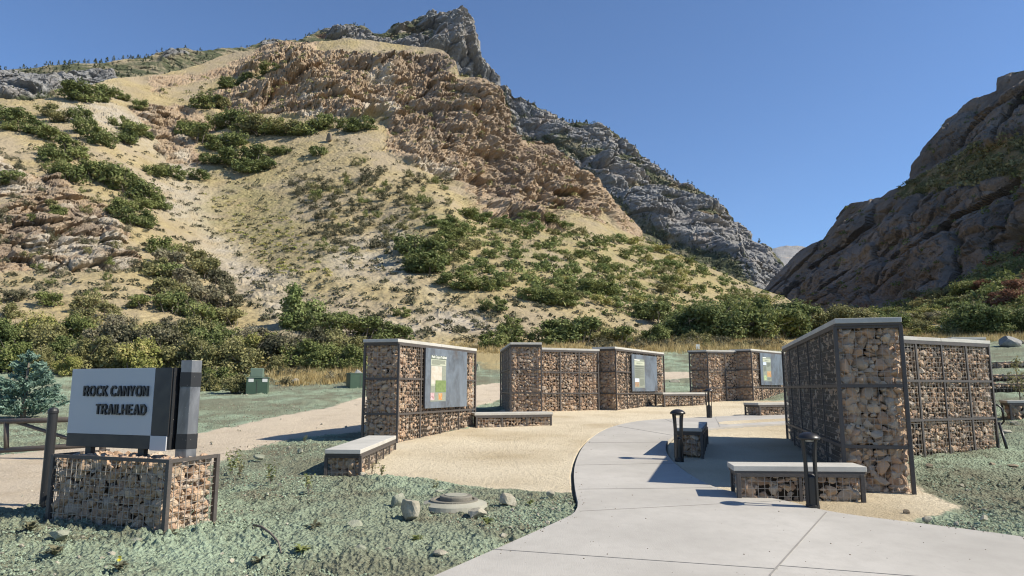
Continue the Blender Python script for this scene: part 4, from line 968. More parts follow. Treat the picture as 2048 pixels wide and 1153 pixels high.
def crown_mesh(seed, w, h, nl, per, leaf, floor=.12, gap=.5):
    """leaf clumps spread through a broad rounded crown, w x w x h metres, base at z = 0"""
    g = np.random.default_rng(seed); mb = MB(); stems = MB()
    lob = []
    for k in range(nl):
        a = g.uniform(0, 2 * np.pi); rr = np.sqrt(g.uniform(0, 1)) * .38; zz = g.uniform(floor, .86) * (1 - (rr / .5) ** 2 * .55)
        c = np.array([rr * math.cos(a) * w, rr * math.sin(a) * w, zz * h]); r = g.uniform(.13, .25) * (w + h) / 2 * (1.05 - .35 * zz)
        lob.append((c, r))
        n = int(per * g.uniform(.6, 1.4)); d = g.normal(size=(n, 3)); d /= np.linalg.norm(d, axis=1)[:, None]
        rad = r * (1 - gap * g.uniform(0, 1, n) ** 1.6) * (1 + .28 * vnoise(d * 2.2 + k * 5.1, seed))
        p = c + d * rad[:, None] * np.array([1, 1, .8]); ok = p[:, 2] > .02 * h
        lt = g.uniform(.25, .75); tone = lt + g.normal(size=n) * .17
        leaf_quads(mb, p[ok], (d + [0, 0, .5])[ok], np.full(ok.sum(), leaf), tone[ok], g)
        # sprays that stick out of the clump
        m = max(4, n // 7); d2_ = g.normal(size=(m, 3)); d2_[:, 2] = np.abs(d2_[:, 2]) * .8; d2_ /= np.linalg.norm(d2_, axis=1)[:, None]
        leaf_quads(mb, c + d2_ * (r * g.uniform(.95, 1.4, m))[:, None], d2_, np.full(m, leaf * .8), lt + g.normal(size=m) * .15, g)
    ns = min(nl, 9)
    for k in range(ns):
        c, r = lob[k]; b = np.array([g.uniform(-.09, .09) * w, g.uniform(-.09, .09) * w, -.25])
        mid = (b + c) / 2 + g.normal(size=3) * .05 * w; mid[2] = max(mid[2], .05)
        tip = c + g.normal(size=3) * r * .6
        stems.tube([b, mid, c, tip], [.022 * h ** .8, .016 * h ** .8, .009 * h ** .8, .003 * h ** .8], 5)
        for j in range(3):
            e = c + g.normal(size=3) * r * 1.1; e[2] = abs(e[2]); stems.tube([c * .7 + b * .3, (c + e) / 2, e], [.007 * h ** .8, .005 * h ** .8, .002], 4)
    return mb, stems
LIB = {}
def proto(kind, form):
    """shared crown and stem meshes: a kind of leaf and one of several forms"""
    key = (kind, form)
    if key not in LIB:
        size, i = form
        w, h, nl, per, leaf = dict(near=(1.25, 1.0, 22, 250, .034), mid=(1.4, 1.0, 17, 95, .050), low=(1.9, 1.0, 14, 60, .068), wisp=(1.3, 1.0, 12, 70, .042), tall=(1.0, 1.15, 24, 260, .033))[size]
        mb, st = crown_mesh(500 + i * 7 + len(size), w, h, nl, per, leaf, gap=.9 if size == 'wisp' else .5)
        cm = mb.mesh('crown'); cm.materials.append(LM[kind]); sm = st.mesh('stem'); sm.materials.append(M_BARK); LIB[key] = (cm, sm)
    return LIB[key]
def plant(name, label, cat, group, kind, size, p, H, wf=1.0, seed=None):
    i = random.randrange(4); cm, sm = proto(kind, (size, i))
    r = thing(name, label, cat, p, group); rz = random.uniform(0, 6.28); s = H * random.uniform(.94, 1.06)
    for nm, me in (('crown', cm), ('stem', sm)):
        o = bpy.data.objects.new(nm, me); COL.objects.link(o); o.parent = r
    r.scale = (s * wf, s * wf, s); r.rotation_euler = (0, 0, rz); return r
def shrub1(name, label, cat, group, kind, size, p, H, wf=1.0):
    """a plant too small in the picture to show parts: one mesh"""
    i = random.randrange(4); cm, sm = proto(kind, (size, i))
    o = bpy.data.objects.new(name, cm); COL.objects.link(o); o.location = tuple(float(t) for t in p); s = H * random.uniform(.9, 1.1)
    o.scale = (s * wf, s * wf, s); o.rotation_euler = (0, 0, random.uniform(0, 6.28)); return tag(o, label, cat, group)
HBY = interp([(x, y) for x, y, d in HB])
def spot(x, y, lay=None):
    if lay == 'ground': return hit(x, y)
    if lay is not None: return np.array(lay.point(x, y))
    if y > HBY(x) - 2: return hit(x, y)
    return np.array(HILL.point(x, y)) if x < 1640 else np.array(RIGHT.point(x, y))
def hm(p, px): return px / F * p[1]

# ------------------------------------------------------------------ named landmarks used in the labels
LAND = [('the bright green tree', 598, 600), ('the white chalky outcrop', 345, 325), ('the standing stone', 658, 275), ('the foot of the brown cliff', 900, 380), ('the gully', 470, 480), ('the map panel wall', 840, 690), ('the text panel wall', 1255, 690), ('the end-on gabion wall', 1045, 685), ('the trailhead sign', 245, 735), ('the round dark spruce', 45, 720), ('the large right wall', 1740, 640), ('the left cliff rocks', 150, 450), ('the top of the grass ridge', 1290, 480), ('the small far walls', 1450, 695), ('the utility cabinet', 512, 735), ('the tip of the grass slope', 690, 265), ('the left edge of the photo', 0, 380), ('the ridge at the upper left', 180, 190), ('the right flank of the hill', 1500, 575), ('the dark round oak', 850, 500)]
_used = {}
def where(x, y):
    n, lx, ly = min(LAND, key=lambda l: math.hypot(l[1] - x, (l[2] - y) * 1.2)); dx, dy = x - lx, y - ly
    if n == 'the left edge of the photo': return ('high on ' if dy < -40 else 'low on ' if dy > 40 else 'at ') + n
    if abs(dx) < 25 and abs(dy) < 20: return 'right at ' + n
    v = 'above' if dy < 0 else 'below'; h = 'right' if dx > 0 else 'left'
    if abs(dx) > 2.2 * abs(dy): return f'{h} of {n}'
    if abs(dy) > 2.2 * abs(dx): return f'{v} {n}'
    return f'{v} and {h} of {n}'
ORD = ['nearest', 'second nearest', 'third nearest', 'fourth nearest', 'fifth nearest', 'sixth nearest', 'seventh nearest', 'eighth nearest']
def label_all(recs):
    """recs: (object, look, x, y, group). Plants that share look and place are told apart by their order from the landmark"""
    by = {}
    for r in recs: by.setdefault((r[1], where(r[2], r[3])), []).append(r)
    for (look, pl), rs in by.items():
        n = pl.split(' of ')[-1] if ' of ' in pl else pl.split(' ', 1)[1]
        l = min(LAND, key=lambda l: math.hypot(l[1] - rs[0][2], (l[2] - rs[0][3]) * 1.2))
        rs.sort(key=lambda r: math.hypot(r[2] - l[1], r[3] - l[2]))
        for k, r in enumerate(rs):
            r[0]['label'] = f'{look} {pl}' if len(rs) == 1 else (f'{ORD[k]} {look} {pl}' if k < len(ORD) else f'one of the farther {look}s {pl}')
REC = []
LOOK = dict(oak='green oak shrub', dark='dark green oak shrub', olive='dusty olive shrub', sage='grey-green sagebrush', bright='bright green shrub', lime='yellow-green shrub', tan='dry tan twiggy shrub', red='red autumn shrub')
def put(kind, size, x, y, hpx, wf=1.0, group=None, parts=False, lay=None, lookx='', sink=.06):
    p = spot(x, y, lay); H = hm(p, hpx); p = p - np.array([0, 0, sink * H])
    nm = {'sage': 'sagebrush', 'tan': 'dry_shrub', 'bright': 'green_shrub', 'lime': 'green_shrub', 'olive': 'dusty_shrub', 'red': 'autumn_shrub'}.get(kind, 'oak_shrub'); cat = 'shrub'
    szw = 'small ' if hpx < 24 else 'large ' if hpx > 62 else ''
    if kind in ('sage', 'tan') and szw == 'small ': szw = 'small '
    o = (plant if parts else shrub1)(nm, '', cat, group, kind, size, p, H, wf)
    REC.append((o, szw + lookx + LOOK[kind], x, y)); return o
def scatter(poly, n, mind, seed):
    g = np.random.default_rng(seed); P = np.array(poly, float); lo, hi = P.min(0), P.max(0); out = []
    for _ in range(n * 60):
        if len(out) >= n: break
        q = g.uniform(lo, hi)
        if poly_sd(np.array([q[0]]), np.array([q[1]]), P)[0] < 0: continue
        if any((q[0]-a)**2 + ((q[1]-b)*1.6)**2 < mind**2 for a, b in out): continue
        out.append((q[0], q[1]))
    return out
G1 = 'oak shrubs on the hillside'
# hand placed clumps on the hill: kind, x, y of the foot, height in the photo, width factor
for kind, x, y, h, wf in [
 ('dark',140,203,42,1.3),('dark',175,205,48,1.3),('dark',212,203,36,1.4),('oak',245,200,22,1.4),('dark',10,240,36,1.3),('dark',38,252,40,1.3),('dark',70,268,44,1.2),('oak',100,280,36,1.3),('oak',15,262,30,1.2),('olive',95,240,38,1.1),('olive',120,250,34,1.1),
 ('dark',155,250,44,.9),('dark',170,268,44,1),('oak',185,282,42,1),('dark',205,292,38,1.1),('oak',238,262,34,1.1),('dark',250,290,46,1.1),('oak',272,285,44,1.1),('dark',285,280,30,1.1),('oak',282,222,30,1),
 ('oak',95,312,36,1.2),('dark',110,325,40,1.1),('oak',135,315,48,1.2),('oak',180,355,46,1.3),('oak',205,365,56,1.2),('dark',235,378,56,1.2),('oak',255,390,52,1.1),('dark',280,405,52,1.1),('oak',300,415,46,1.1),('dark',320,418,38,1),('dark',135,365,46,1.1),('oak',120,358,38,1.1),
 ('dark',30,372,34,1.2),('oak',240,432,42,1.1),('dark',262,450,50,1.1),('dark',290,455,44,1.2),('oak',275,425,34,1.1),('oak',110,440,30,1),('olive',100,425,26,1.1),('oak',118,355,30,1),
 ('oak',310,358,36,1.1),('dark',345,361,38,1.1),('olive',325,355,30,1),('dark',396,358,26,1.2),('oak',410,220,40,1.2),('dark',425,216,34,1.1),('olive',440,215,28,1.2),('dark',450,180,26,1.6),('dark',480,176,30,1.5),('dark',505,170,32,1.5),('oak',535,162,26,1.5),
 ('oak',370,275,44,1.1),('oak',400,290,48,1.1),('olive',385,260,34,1.1),('oak',440,262,44,1.2),('dark',465,255,46,1.3),('oak',490,268,46,1.3),('olive',520,270,48,1.3),('oak',545,272,44,1.3),('olive',575,275,42,1.3),('oak',600,272,38,1.3),('oak',430,300,40,1.1),('dark',460,300,44,1.3),('dark',480,330,46,1.3),('dark',510,330,46,1.2),('dark',455,338,44,1.3),('dark',500,347,40,1.4),('dark',530,342,30,1.4),('dark',560,312,24,1.5),('oak',545,310,18,1.4),('dark',415,330,30,1.1),
 ('oak',640,262,34,1.1),('dark',655,258,36,1.1),('dark',635,314,30,1.1),('oak',650,248,26,1.1),('dark',705,265,36,1.3),('dark',730,262,32,1.3),('oak',690,258,26,1.2),
 ('dark',815,505,46,1.3),('dark',835,520,60,1.2),('dark',850,545,62,1.2),('dark',825,545,40,1.3),('oak',870,530,50,1.2),('oak',885,500,40,1.2),('dark',868,548,36,1.4),
 ('bright',870,455,26,1.5),('bright',900,460,28,1.5),('oak',930,440,26,1.6),('bright',960,448,26,1.7),('bright',1000,450,22,1.8),('bright',1040,452,22,1.8),('oak',1080,455,22,1.8),('bright',1120,462,20,1.8),('oak',905,480,24,1.5),('oak',985,465,18,1.7),
 ('oak',930,580,40,1.5),('oak',960,582,36,1.5),('dark',895,570,28,1.4),('oak',1000,575,24,1.5),('oak',1060,600,34,1.4),('dark',1085,605,36,1.4),('oak',1110,612,36,1.4),('oak',1135,615,30,1.3),('oak',1180,590,40,1.4),('oak',1210,592,40,1.4),('dark',990,622,34,1.3),('oak',1020,660,36,1.2),('oak',805,628,26,1.2),('dark',1120,690,60,1.3),('dark',1160,690,66,1.3),('oak',1090,690,46,1.2),('oak',1240,690,46,1.3),('dark',1290,642,50,1.2),('dark',1320,660,56,1.2),('oak',1020,690,52,1.3),('oak',985,696,40,1.2),('olive',1210,690,34,1.3)]:
    put(kind, 'mid', x, y, h, wf, G1, parts=h >= 46)
# the bushy slope on the right of the hill, low green mats
for k, (x, y) in enumerate(scatter([(880,455),(1080,452),(1290,492),(1420,545),(1540,600),(1530,625),(1250,625),(1000,570),(900,540)], 95, 22, 31)):
    put(['bright', 'oak', 'bright', 'olive', 'oak', 'lime'][k % 6], 'low', x, y, random.uniform(15, 28), random.uniform(.9, 1.25), 'low green shrubs on the right flank of the hill')
# sparse sagebrush on the bare slope
for k, (x, y) in enumerate(scatter([(570,370),(700,330),(760,325),(900,370),(960,420),(880,440),(780,470),(790,520),(640,510),(600,420)], 92, 15, 32)):
    put(['sage', 'sage', 'olive', 'sage', 'oak'][k % 5], 'wisp', x, y, random.uniform(16, 31), random.uniform(.9, 1.25), 'sagebrush on the bare slope')
for k, (x, y) in enumerate(scatter([(-10,300),(100,340),(300,480),(330,600),(60,600),(-10,560)], 40, 24, 33)): put(['sage', 'olive', 'tan', 'oak', 'sage'][k % 5], 'wisp', x, y, random.uniform(14, 30), random.uniform(.9, 1.2), 'scrub among the left rocks')
# thicket in the gully
for k, (x, y) in enumerate(scatter([(290,500),(360,490),(400,540),(460,590),(470,640),(380,630),(300,600)], 18, 28, 34)): put(['olive', 'dark', 'oak', 'sage', 'olive', 'tan'][k % 6], 'mid', x, y + 20, random.uniform(34, 60), random.uniform(.9, 1.2), 'bushes of the gully thicket', parts=True)
# bright tree and its dark neighbours
p = spot(598, 652); t_ = plant('bushy_tree', 'bright green round tree standing alone at the foot of the tan slope', 'tree', None, 'bright', 'tall', p - np.array([0, 0, .3]), hm(p, 98), .95)
for x, y, h in ((610,660,48),(655,664,54),(690,672,58),(730,676,56),(765,676,48),(795,674,40),(640,668,36)): put('dark', 'mid', x, y, h, 1.25, 'dark oaks at the slope foot', parts=True)
# the oak thicket along the road, back to front
rows = []
for k, (x, y) in enumerate(scatter([(-30,600),(150,600),(330,620),(500,650),(560,690),(480,700),(200,690),(-30,680)], 22, 46, 35)): rows.append((['olive', 'oak', 'sage', 'olive', 'oak', 'olive', 'tan'][k % 7], 'mid', x, y, random.uniform(26, 46), random.uniform(1.0, 1.3)))
for k, (x, y) in enumerate(scatter([(-40,690),(250,700),(560,705),(720,715),(720,738),(560,745),(300,752),(-40,752)], 36, 32, 36)): rows.append((['olive', 'sage', 'lime', 'olive', 'oak', 'tan', 'olive', 'dark'][k % 8], 'near', x, y, random.uniform(48, 86), random.uniform(.85, 1.1)))
for x, y, h in ((440,778,52),(470,785,44),(415,782,44),(560,745,40),(700,742,62),(655,742,62),(610,740,72)): rows.append(('olive' if h < 50 else 'oak', 'near', x, y, h, 1.1))
for r in sorted(rows, key=lambda r: r[3]): put(r[0], r[1], r[2], r[3], r[4], r[5], 'bushes of the oak thicket along the road', parts=True)
# trees at the canyon mouth
for kind, x, y, h, wf in [('dark',1350,680,64,1.2),('dark',1400,682,84,1.15),('dark',1450,680,90,1.15),('oak',1500,678,92,1.15),('dark',1545,675,94,1.15),('dark',1590,672,80,1.1),('oak',1310,690,44,1.3),('olive',1640,668,60,1.3),('olive',1680,666,62,1.3),('olive',1720,662,56,1.3),('lime',1740,664,40,1.3),('dark',1770,660,46,1.3),('oak',1800,660,40,1.3),
                        ('dark',1940,668,64,1.1),('dark',1975,670,72,1.15),('dark',2010,670,66,1.15),('dark',2042,668,56,1.1),('oak',2090,670,60,1.2),('olive',1845,668,36,1.4),('olive',1395,690,36,1.3),('sage',1440,692,28,1.3),('lime',1880,672,26,1.9),('lime',1830,674,22,1.8),('tan',1815,684,20,1.2),('olive',1905,672,26,1.5),('oak',1830,650,30,1.4),('oak',1870,640,34,1.4),('red',1995,610,26,1.3),('red',2025,612,34,1.3),('red',2040,590,40,1.2),('tan',2048,640,30,1.2),('red',1965,580,24,1.3),('bright',1930,630,34,1.4),('oak',1900,618,30,1.4),('olive',1850,620,26,1.5),('oak',1790,640,30,1.4),('olive',1880,600,26,1.5),('oak',1940,590,28,1.5),('tan',1830,600,22,1.4),('red',1905,628,18,1.4)]:
    put(kind, 'near' if h > 40 else 'mid', x, y, h, wf, 'oaks and scrub at the canyon mouth', parts=h > 40, lay=RIGHT if (x > 1640 and y < 655) else None)
for k, (x, y) in enumerate(scatter([(1180,660),(1310,690),(1560,690),(1560,700),(1180,700)], 34, 17, 37)): put(['sage', 'tan', 'olive', 'sage'][k % 4], 'wisp', x, y, random.uniform(16, 30), 1.3, 'sagebrush behind the gabion walls')
for k, (x, y) in enumerate(scatter([(540,748),(720,745),(730,765),(560,772),(480,775)], 10, 26, 38)): put(['sage', 'tan', 'olive'][k % 3], 'wisp', x, y, random.uniform(14, 26), 1.2, 'low scrub at the thicket edge')
for k, (x, y) in enumerate(scatter([(1800,634),(1960,634),(1960,656),(1800,656)], 16, 15, 39)): put(['olive', 'lime', 'oak', 'tan', 'olive'][k % 5], 'mid', x, y, random.uniform(18, 28), 1.4, 'oaks and scrub at the canyon mouth', lay='ground')
label_all(REC)
# ------------------------------------------------------------------ scrub nobody could count
def scrub_mass(name, label, kind, pts, leaf, per, hgt, seed):
    g = np.random.default_rng(seed); mb = MB()
    for p, s in pts:
        n = per; d = g.normal(size=(n, 3)); d[:, 2] = np.abs(d[:, 2]); d /= np.linalg.norm(d, axis=1)[:, None]
        q = p + d * (s * g.uniform(.5, 1.05, n))[:, None] * np.array([1, 1, hgt]); leaf_quads(mb, q, d, np.full(n, leaf * s), g.uniform(.2, .8) + g.normal(size=n) * .15, g)
    o = mb.obj(name, LM[kind], kind='stuff'); o['label'] = label; return o
def pick(lay, poly, n, smin, smax, seed, soft=None):
    g = np.random.default_rng(seed); P = np.array(poly, float); lo, hi = P.min(0), P.max(0); out = []
    Q = g.uniform(lo, hi, (n * 3, 2)); ok = poly_sd(Q[:, 0], Q[:, 1], P) > 0
    for x, y in Q[ok][:n]:
        r, c = lay.loc(x, y)
        if soft is not None and lay.attrs['rock'][r, c] > soft: continue
        out.append((lay.P[r, c], g.uniform(smin, smax)))
    return out
SL_R = [(1600,655),(1760,610),(1900,560),(2048,490),(2400,420),(2700,420),(2700,668),(1700,668)]
for nm, kd, n, s in (('green', 'oak', 900, 1), ('olive', 'olive', 520, 2), ('dark green', 'dark', 420, 3), ('red', 'red', 120, 4)):
    scrub_mass('hillside_scrub', f'{nm} scrub oak covering the lower canyon side at right', kd, pick(RIGHT, SL_R, n, 1.0, 2.3, 60 + s, .75), .20, 46, .85, s)
GR_R = [(1760,400),(1850,350),(1960,300),(2060,265),(2300,200),(2300,360),(2048,400),(1930,430),(1830,420)]
scrub_mass('hillside_scrub', 'olive scrub on the grassy bench of the right canyon wall', 'olive', pick(RIGHT, GR_R, 420, 1.2, 2.8, 71, .8), .24, 36, .7, 11)
scrub_mass('hillside_scrub', 'dark scrub along the ledges of the right canyon wall', 'dark', pick(RIGHT, [(1560,560),(1700,415),(1830,330),(1900,240),(2048,150),(2200,90),(2200,400),(1900,540),(1640,640)], 170, .8, 1.8, 72, None), .26, 30, .8, 12)
scrub_mass('hillside_scrub', 'small sage tufts dotted over the near hill', 'sage', pick(HILL, [(-20,300),(300,250),(700,270),(960,410),(1290,490),(1560,600),(1400,650),(900,690),(600,640),(-20,600)], 1900, .3, .75, 73, .6), .30, 22, .7, 13)
scrub_mass('hillside_scrub', 'green grass tufts on the bowl of the near hill', 'lime', pick(HILL, [(400,380),(560,420),(680,560),(560,560),(440,470)], 160, .3, .7, 74, .6), .30, 20, .3, 14)
scrub_mass('hillside_scrub', 'olive scrub on the ledges of the brown cliff', 'olive', pick(HILL, [(300,180),(560,100),(900,110),(1010,230),(1280,470),(1000,400),(700,240),(400,220)], 330, .4, 1.1, 75, None), .30, 26, .8, 15)
scrub_mass('hillside_scrub', 'low green scrub covering the right flank of the hill', 'oak', pick(HILL, [(880,440),(1080,445),(1290,486),(1560,595),(1540,630),(1250,640),(1000,590),(880,540)], 420, .5, 1.2, 76, .7), .26, 34, .7, 16)
# far conifers
def conifers(pts, seed):
    g = np.random.default_rng(seed); mb = MB()
    for p, s in pts:
        n = 26; t = g.uniform(0, 1, n) ** .8; a = g.uniform(0, 6.28, n); r = (1 - t) * .46 * s * g.uniform(.4, 1.1, n)
        leaf_quads(mb, p + np.stack([r * np.cos(a), r * np.sin(a), t * s], 1), np.stack([np.cos(a), np.sin(a), .5 + 0 * a], 1), np.full(n, s * .16), g.uniform(.2, .7) + g.normal(size=n) * .12, g)
    return mb
pts = pick(GREY, [(-80,150),(300,118),(520,95),(700,60),(700,140),(520,180),(300,220),(-80,260)], 600, 1.4, 5.2, 81, .85) + pick(GREY, [(740,75),(905,30),(960,150),(900,220),(700,160)], 160, 1.4, 5.2, 82, .8) + pick(GREY, [(1000,180),(1200,258),(1380,378),(1560,530),(1480,600),(1300,520),(1100,380)], 1500, 1.4, 5.2, 83, .85)
g_ = np.random.default_rng(84)
for x in np.concatenate([g_.uniform(-60, 860, 110), g_.uniform(1000, 1500, 36)]):
    r, c = GREY.loc(x, 0); p = GREY.P[-1 - g_.integers(0, 5), c]; pts.append((p, g_.uniform(1.2, 5) * g_.uniform(.5, 1)))
o = conifers(pts, 85).obj('mountain_conifers', LM['conifer'], kind='stuff'); o['label'] = 'dark conifers scattered over the limestone mountain'
# ------------------------------------------------------------------ dry grass
def grass_mass(label, poly, n, hmin, hmax, seed, w=.02, kind='grass'):
    g = np.random.default_rng(seed); P = np.array(poly, float); lo, hi = P.min(0), P.max(0); Q = g.uniform(lo, hi, (n * 4, 2)); Q = Q[poly_sd(Q[:, 0], Q[:, 1], P) > 0][:n]
    base = np.array([spot(x, y) for x, y in Q[:max(60, n // 40)]])
    k = g.integers(0, len(base), n); tuft = base[k] + np.c_[g.normal(size=(n, 2)) * .42, np.zeros(n)]
    tuft[:, 2] = np.where(True, np.maximum(GZ(tuft[:, 0], tuft[:, 1]), base[k][:, 2] - .25), 0) - .03
    hk = _h(k, k, k, 3); h = g.uniform(hmin, hmax, n) * (.3 + .9 * hk) * np.exp(-((tuft[:, 0] - base[k][:, 0]) ** 2 + (tuft[:, 1] - base[k][:, 1]) ** 2) * 1.6); a = g.uniform(0, 6.28, n); lean = g.normal(size=(n, 2)) * .22
    wv = np.stack([np.cos(a), np.sin(a), 0 * a], 1) * w
    tip = tuft + np.c_[lean * h[:, None], h]; mid = (tuft + tip) / 2 + np.c_[-lean * h[:, None] * .15, np.zeros(n)]
    v = np.stack([tuft - wv, tuft + wv, mid + wv * .7, tip, mid - wv * .7], 1).reshape(-1, 3)
    mb = MB(); mb.add(v, np.arange(n)[:, None] * 5 + np.arange(5)[None], tone=np.repeat(np.clip(g.uniform(-.25, .25, n) + _h(k, k, k, 7) * .8 + .15, 0, 1), 5)); o = mb.obj('dry_grass', LM[kind], kind='stuff'); o['label'] = label
grass_mass('tall yellow dry grass behind the gabion walls', [(1290,672),(1560,664),(1560,702),(1290,708)], 26000, .45, .95, 41)
grass_mass('tawny dry grass strip at far right below the oaks', [(1760,658),(2060,660),(2060,682),(1760,692)], 20000, .4, .8, 42)
grass_mass('dry yellow grass at the foot of the oak thicket', [(520,738),(720,730),(735,762),(560,772)], 14000, .3, .7, 43)
grass_mass('dry grass and stubble along the thicket on the left', [(-40,640),(300,640),(560,680),(560,720),(-40,720)], 16000, .35, .8, 44, .03)
grass_mass('pale dry grass below the slope behind the middle walls', [(900,680),(1320,680),(1320,706),(900,706)], 20000, .3, .65, 45)
# ------------------------------------------------------------------ blue spruces
def spruce(label, x, y, hpx, d, seed, wf=.40):
    g = np.random.default_rng(seed); p = at(x, y, d); p[2] = gz(p[0], p[1]); H = hpx / F * d
    t = thing('blue_spruce', label, 'tree', p, 'blue spruces'); mb = MB(); wood = MB(); wood.tube([p - [0, 0, .1], p + [0, 0, H * .5], p + [0, 0, H * .96]], [.04 * H, .025 * H, .006 * H], 7)
    for k in range(120):
        z = g.uniform(0, 1) ** 1.15; a = g.uniform(0, 6.28); L = wf * H * (1 - z) ** .75 * g.uniform(.75, 1.12) + .04 * H
        dr = np.array([math.cos(a), math.sin(a), 0]); n = int(70 * L / (wf * H)) + 14; s = np.sqrt(g.uniform(0.03, 1, n))
        base = p + np.array([0, 0, H * (.06 + .88 * z)]); q = base + dr * (s * L)[:, None] + np.c_[np.zeros((n, 2)), (s * .10 + s ** 2 * .16) * L]
        q += g.normal(size=(n, 3)) * .045 * L * (1.2 - s[:, None]) + g.normal(size=(n, 3)) * .012 * H
        ax = dr + g.normal(size=(n, 3)) * .6 + [0, 0, .35]; ax /= np.linalg.norm(ax, axis=1)[:, None]; sd_ = np.cross(ax, g.normal(size=(n, 3))); sd_ /= np.linalg.norm(sd_, axis=1)[:, None]
        ln, wd = H * .036, H * .011; v = np.stack([q - ax * ln * .5 - sd_ * wd, q - ax * ln * .5 + sd_ * wd, q + ax * ln + sd_ * wd * .4, q + ax * ln - sd_ * wd * .4], 1).reshape(-1, 3)
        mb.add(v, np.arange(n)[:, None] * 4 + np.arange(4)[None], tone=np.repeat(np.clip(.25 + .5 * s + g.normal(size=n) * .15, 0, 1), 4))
    mb.obj('crown', LM['spruce'], t); wood.obj('trunk', M_BARK, t, True)
spruce('bushy blue spruce at the left edge beyond the road', 45, 846, 140, 22, 1, .46)
spruce('young blue spruce peeking out behind the sign column', 357, 785, 72, 27, 2, .42)
# sapling in the right terraces
q = at(2040, 806, 20.6); q[2] = gz(q[0], q[1]); t = thing('sapling', 'thin leafy sapling planted behind the seat wall at the right edge', 'tree', q); g_ = np.random.default_rng(5); mb = MB(); wd = MB()
wd.tube([q - [0, 0, .1], q + [.02, 0, .6], q + [-.03, 0, 1.5]], [.018, .014, .006], 6)
for k in range(26):
    a = g_.uniform(0, 6.28); z = g_.uniform(.45, 1.5); L = .34 * (1.7 - z) * g_.uniform(.6, 1.1); b = q + [0, 0, z]; e = b + np.array([math.cos(a) * L, math.sin(a) * L, .15 + L * .4]); wd.tube([b, e], [.006, .003], 4)
    n = 14; s = g_.uniform(.3, 1.1, n)[:, None]; leaf_quads(mb, b + (e - b) * s + g_.normal(size=(n, 3)) * .04, np.tile([0, 0, 1.], (n, 1)), np.full(n, .035), g_.uniform(.3, 1, n), g_)
mb.obj('crown', LM['olive'], t); wd.obj('trunk', M_BARK, t, True)
# ------------------------------------------------------------------ rocks
def m_rock(name, a, b):
    t = NT(name, .9, .15); n = t.noise(5, 6, .7); n2 = t.noise(30, 4, .7); c = t.mix(t.rr(n, .35, .68), a, b); c = t.mix(t.rr(n2, .55, .7, 0, .5), c, tuple(x * .55 for x in a)); return t.done(c, t.bump(n2, .012, .8, t.bump(n, .03, .7)))
M_ROCKS = dict(pale=m_rock('pale_rock', (.27, .245, .185), (.42, .39, .31)), green=m_rock('mulch_dusted_rock', (.21, .225, .165), (.34, .335, .255)), grey=m_rock('grey_boulder', (.17, .175, .165), (.30, .29, .27)), brown=m_rock('brown_rock', (.17, .135, .095), (.29, .24, .17)))
def rock_mesh(seed, sub=3):
    import bmesh
    g = np.random.default_rng(seed); bm = bmesh.new(); bmesh.ops.create_icosphere(bm, subdivisions=sub, radius=1); V = np.array([v.co[:] for v in bm.verts]); Fc = np.array([[v.index for v in f.verts] for f in bm.faces]); bm.free()
    for _ in range(11):
        d = g.normal(size=3); d /= np.linalg.norm(d); s = V @ d; V = V - np.maximum(s - g.uniform(.42, .8), 0)[:, None] * d
    V *= 1 + .07 * fbm(V * 2.4 + seed, 3, seed)[:, None]; return V / np.abs(V).max(), Fc
def rock(label, x, y, wpx, hpx, m, seed, d=None, name='rock', cat='rock'):
    p = hit(x, y) if d is None else at(x, y, d); 
    if d is not None: p[2] = gz(p[0], p[1])
    V, Fc = rock_mesh(seed); w, h = wpx / F * p[1], hpx / F * p[1]
    mb = MB(); mb.add(V * [w / 2, w / 2 * .85, h * .62] + p + [0, w * .2, h * .36], Fc); return tag(mb.obj(name, M_ROCKS[m], smooth=False), label, cat)
for a in [('upright pointed pale rock left of the manhole', 818,1043,42,48,'pale',1), ('squat mulch-dusted rock tucked behind the upright pointed rock', 798,1020,34,36,'green',2), ('pale rounded rock right of the manhole', 1017,1012,36,28,'pale',3), ('flat pale rock in front of the manhole', 950,1036,50,20,'pale',4), ('small pale rock beside the path edge, right of the manhole', 1101,997,22,14,'pale',5),
          ('small yellowish stone lying near the path below the manhole', 1006,1078,18,13,'pale',6), ('small flat stone at the foreground between sign and path', 712,1106,36,14,'green',7), ('flat mulch-dusted stone below the manhole, near the bottom edge', 880,1116,34,14,'pale',8), ('low green-dusted stone left of the two manhole rocks', 708,1060,30,18,'green',9), ('flat stone in the mulch left foreground below the sign plinth', 112,1082,46,20,'green',10), ('small pale stone below the right corner of the sign plinth', 268,1088,34,14,'green',11), ('low dusted stone on the mulch behind the manhole', 880,990,24,10,'green',12), ('tiny white stone at the path edge below the manhole', 1074,1059,8,7,'pale',13),
          ('pale stone near the dirt road, left of the leftmost bench', 518,920,28,12,'green',14), ('low stone between road and leftmost bench', 600,905,16,8,'green',15), ('small stone at the foot of the leftmost bench', 726,955,24,12,'pale',16), ('flat stone on the mulch right of the wide right wall', 2035,852,0+28,10,'pale',17), ('small dark stone on the mulch below the wide right wall', 1862,934,18,8,'brown',18), ('brown block on the mulch below the wide right wall', 1985,932,16,7,'brown',19), ('pale stone in the mulch at the right foreground', 1857,1046,22,12,'pale',20), ('pale pointed stone near the right edge foreground', 1970,1044,20,13,'pale',21), ('small stone at the gravel edge right of the front bench', 1815,1028,14,9,'brown',22), ('white stone by the mulch at the right foreground', 1925,975,14,7,'pale',23), ('dark stone on the right mulch slope', 2030,935,22,8,'brown',24)]: rock(*a)
rock('large grey boulder beside the hidden utility cabinet', 716, 752, 44, 30, 'grey', 31, 39.5, 'boulder', 'boulder'); rock('white rock in dry grass right of the utility cabinet', 588, 766, 24, 14, 'pale', 32, 39, 'boulder', 'boulder')
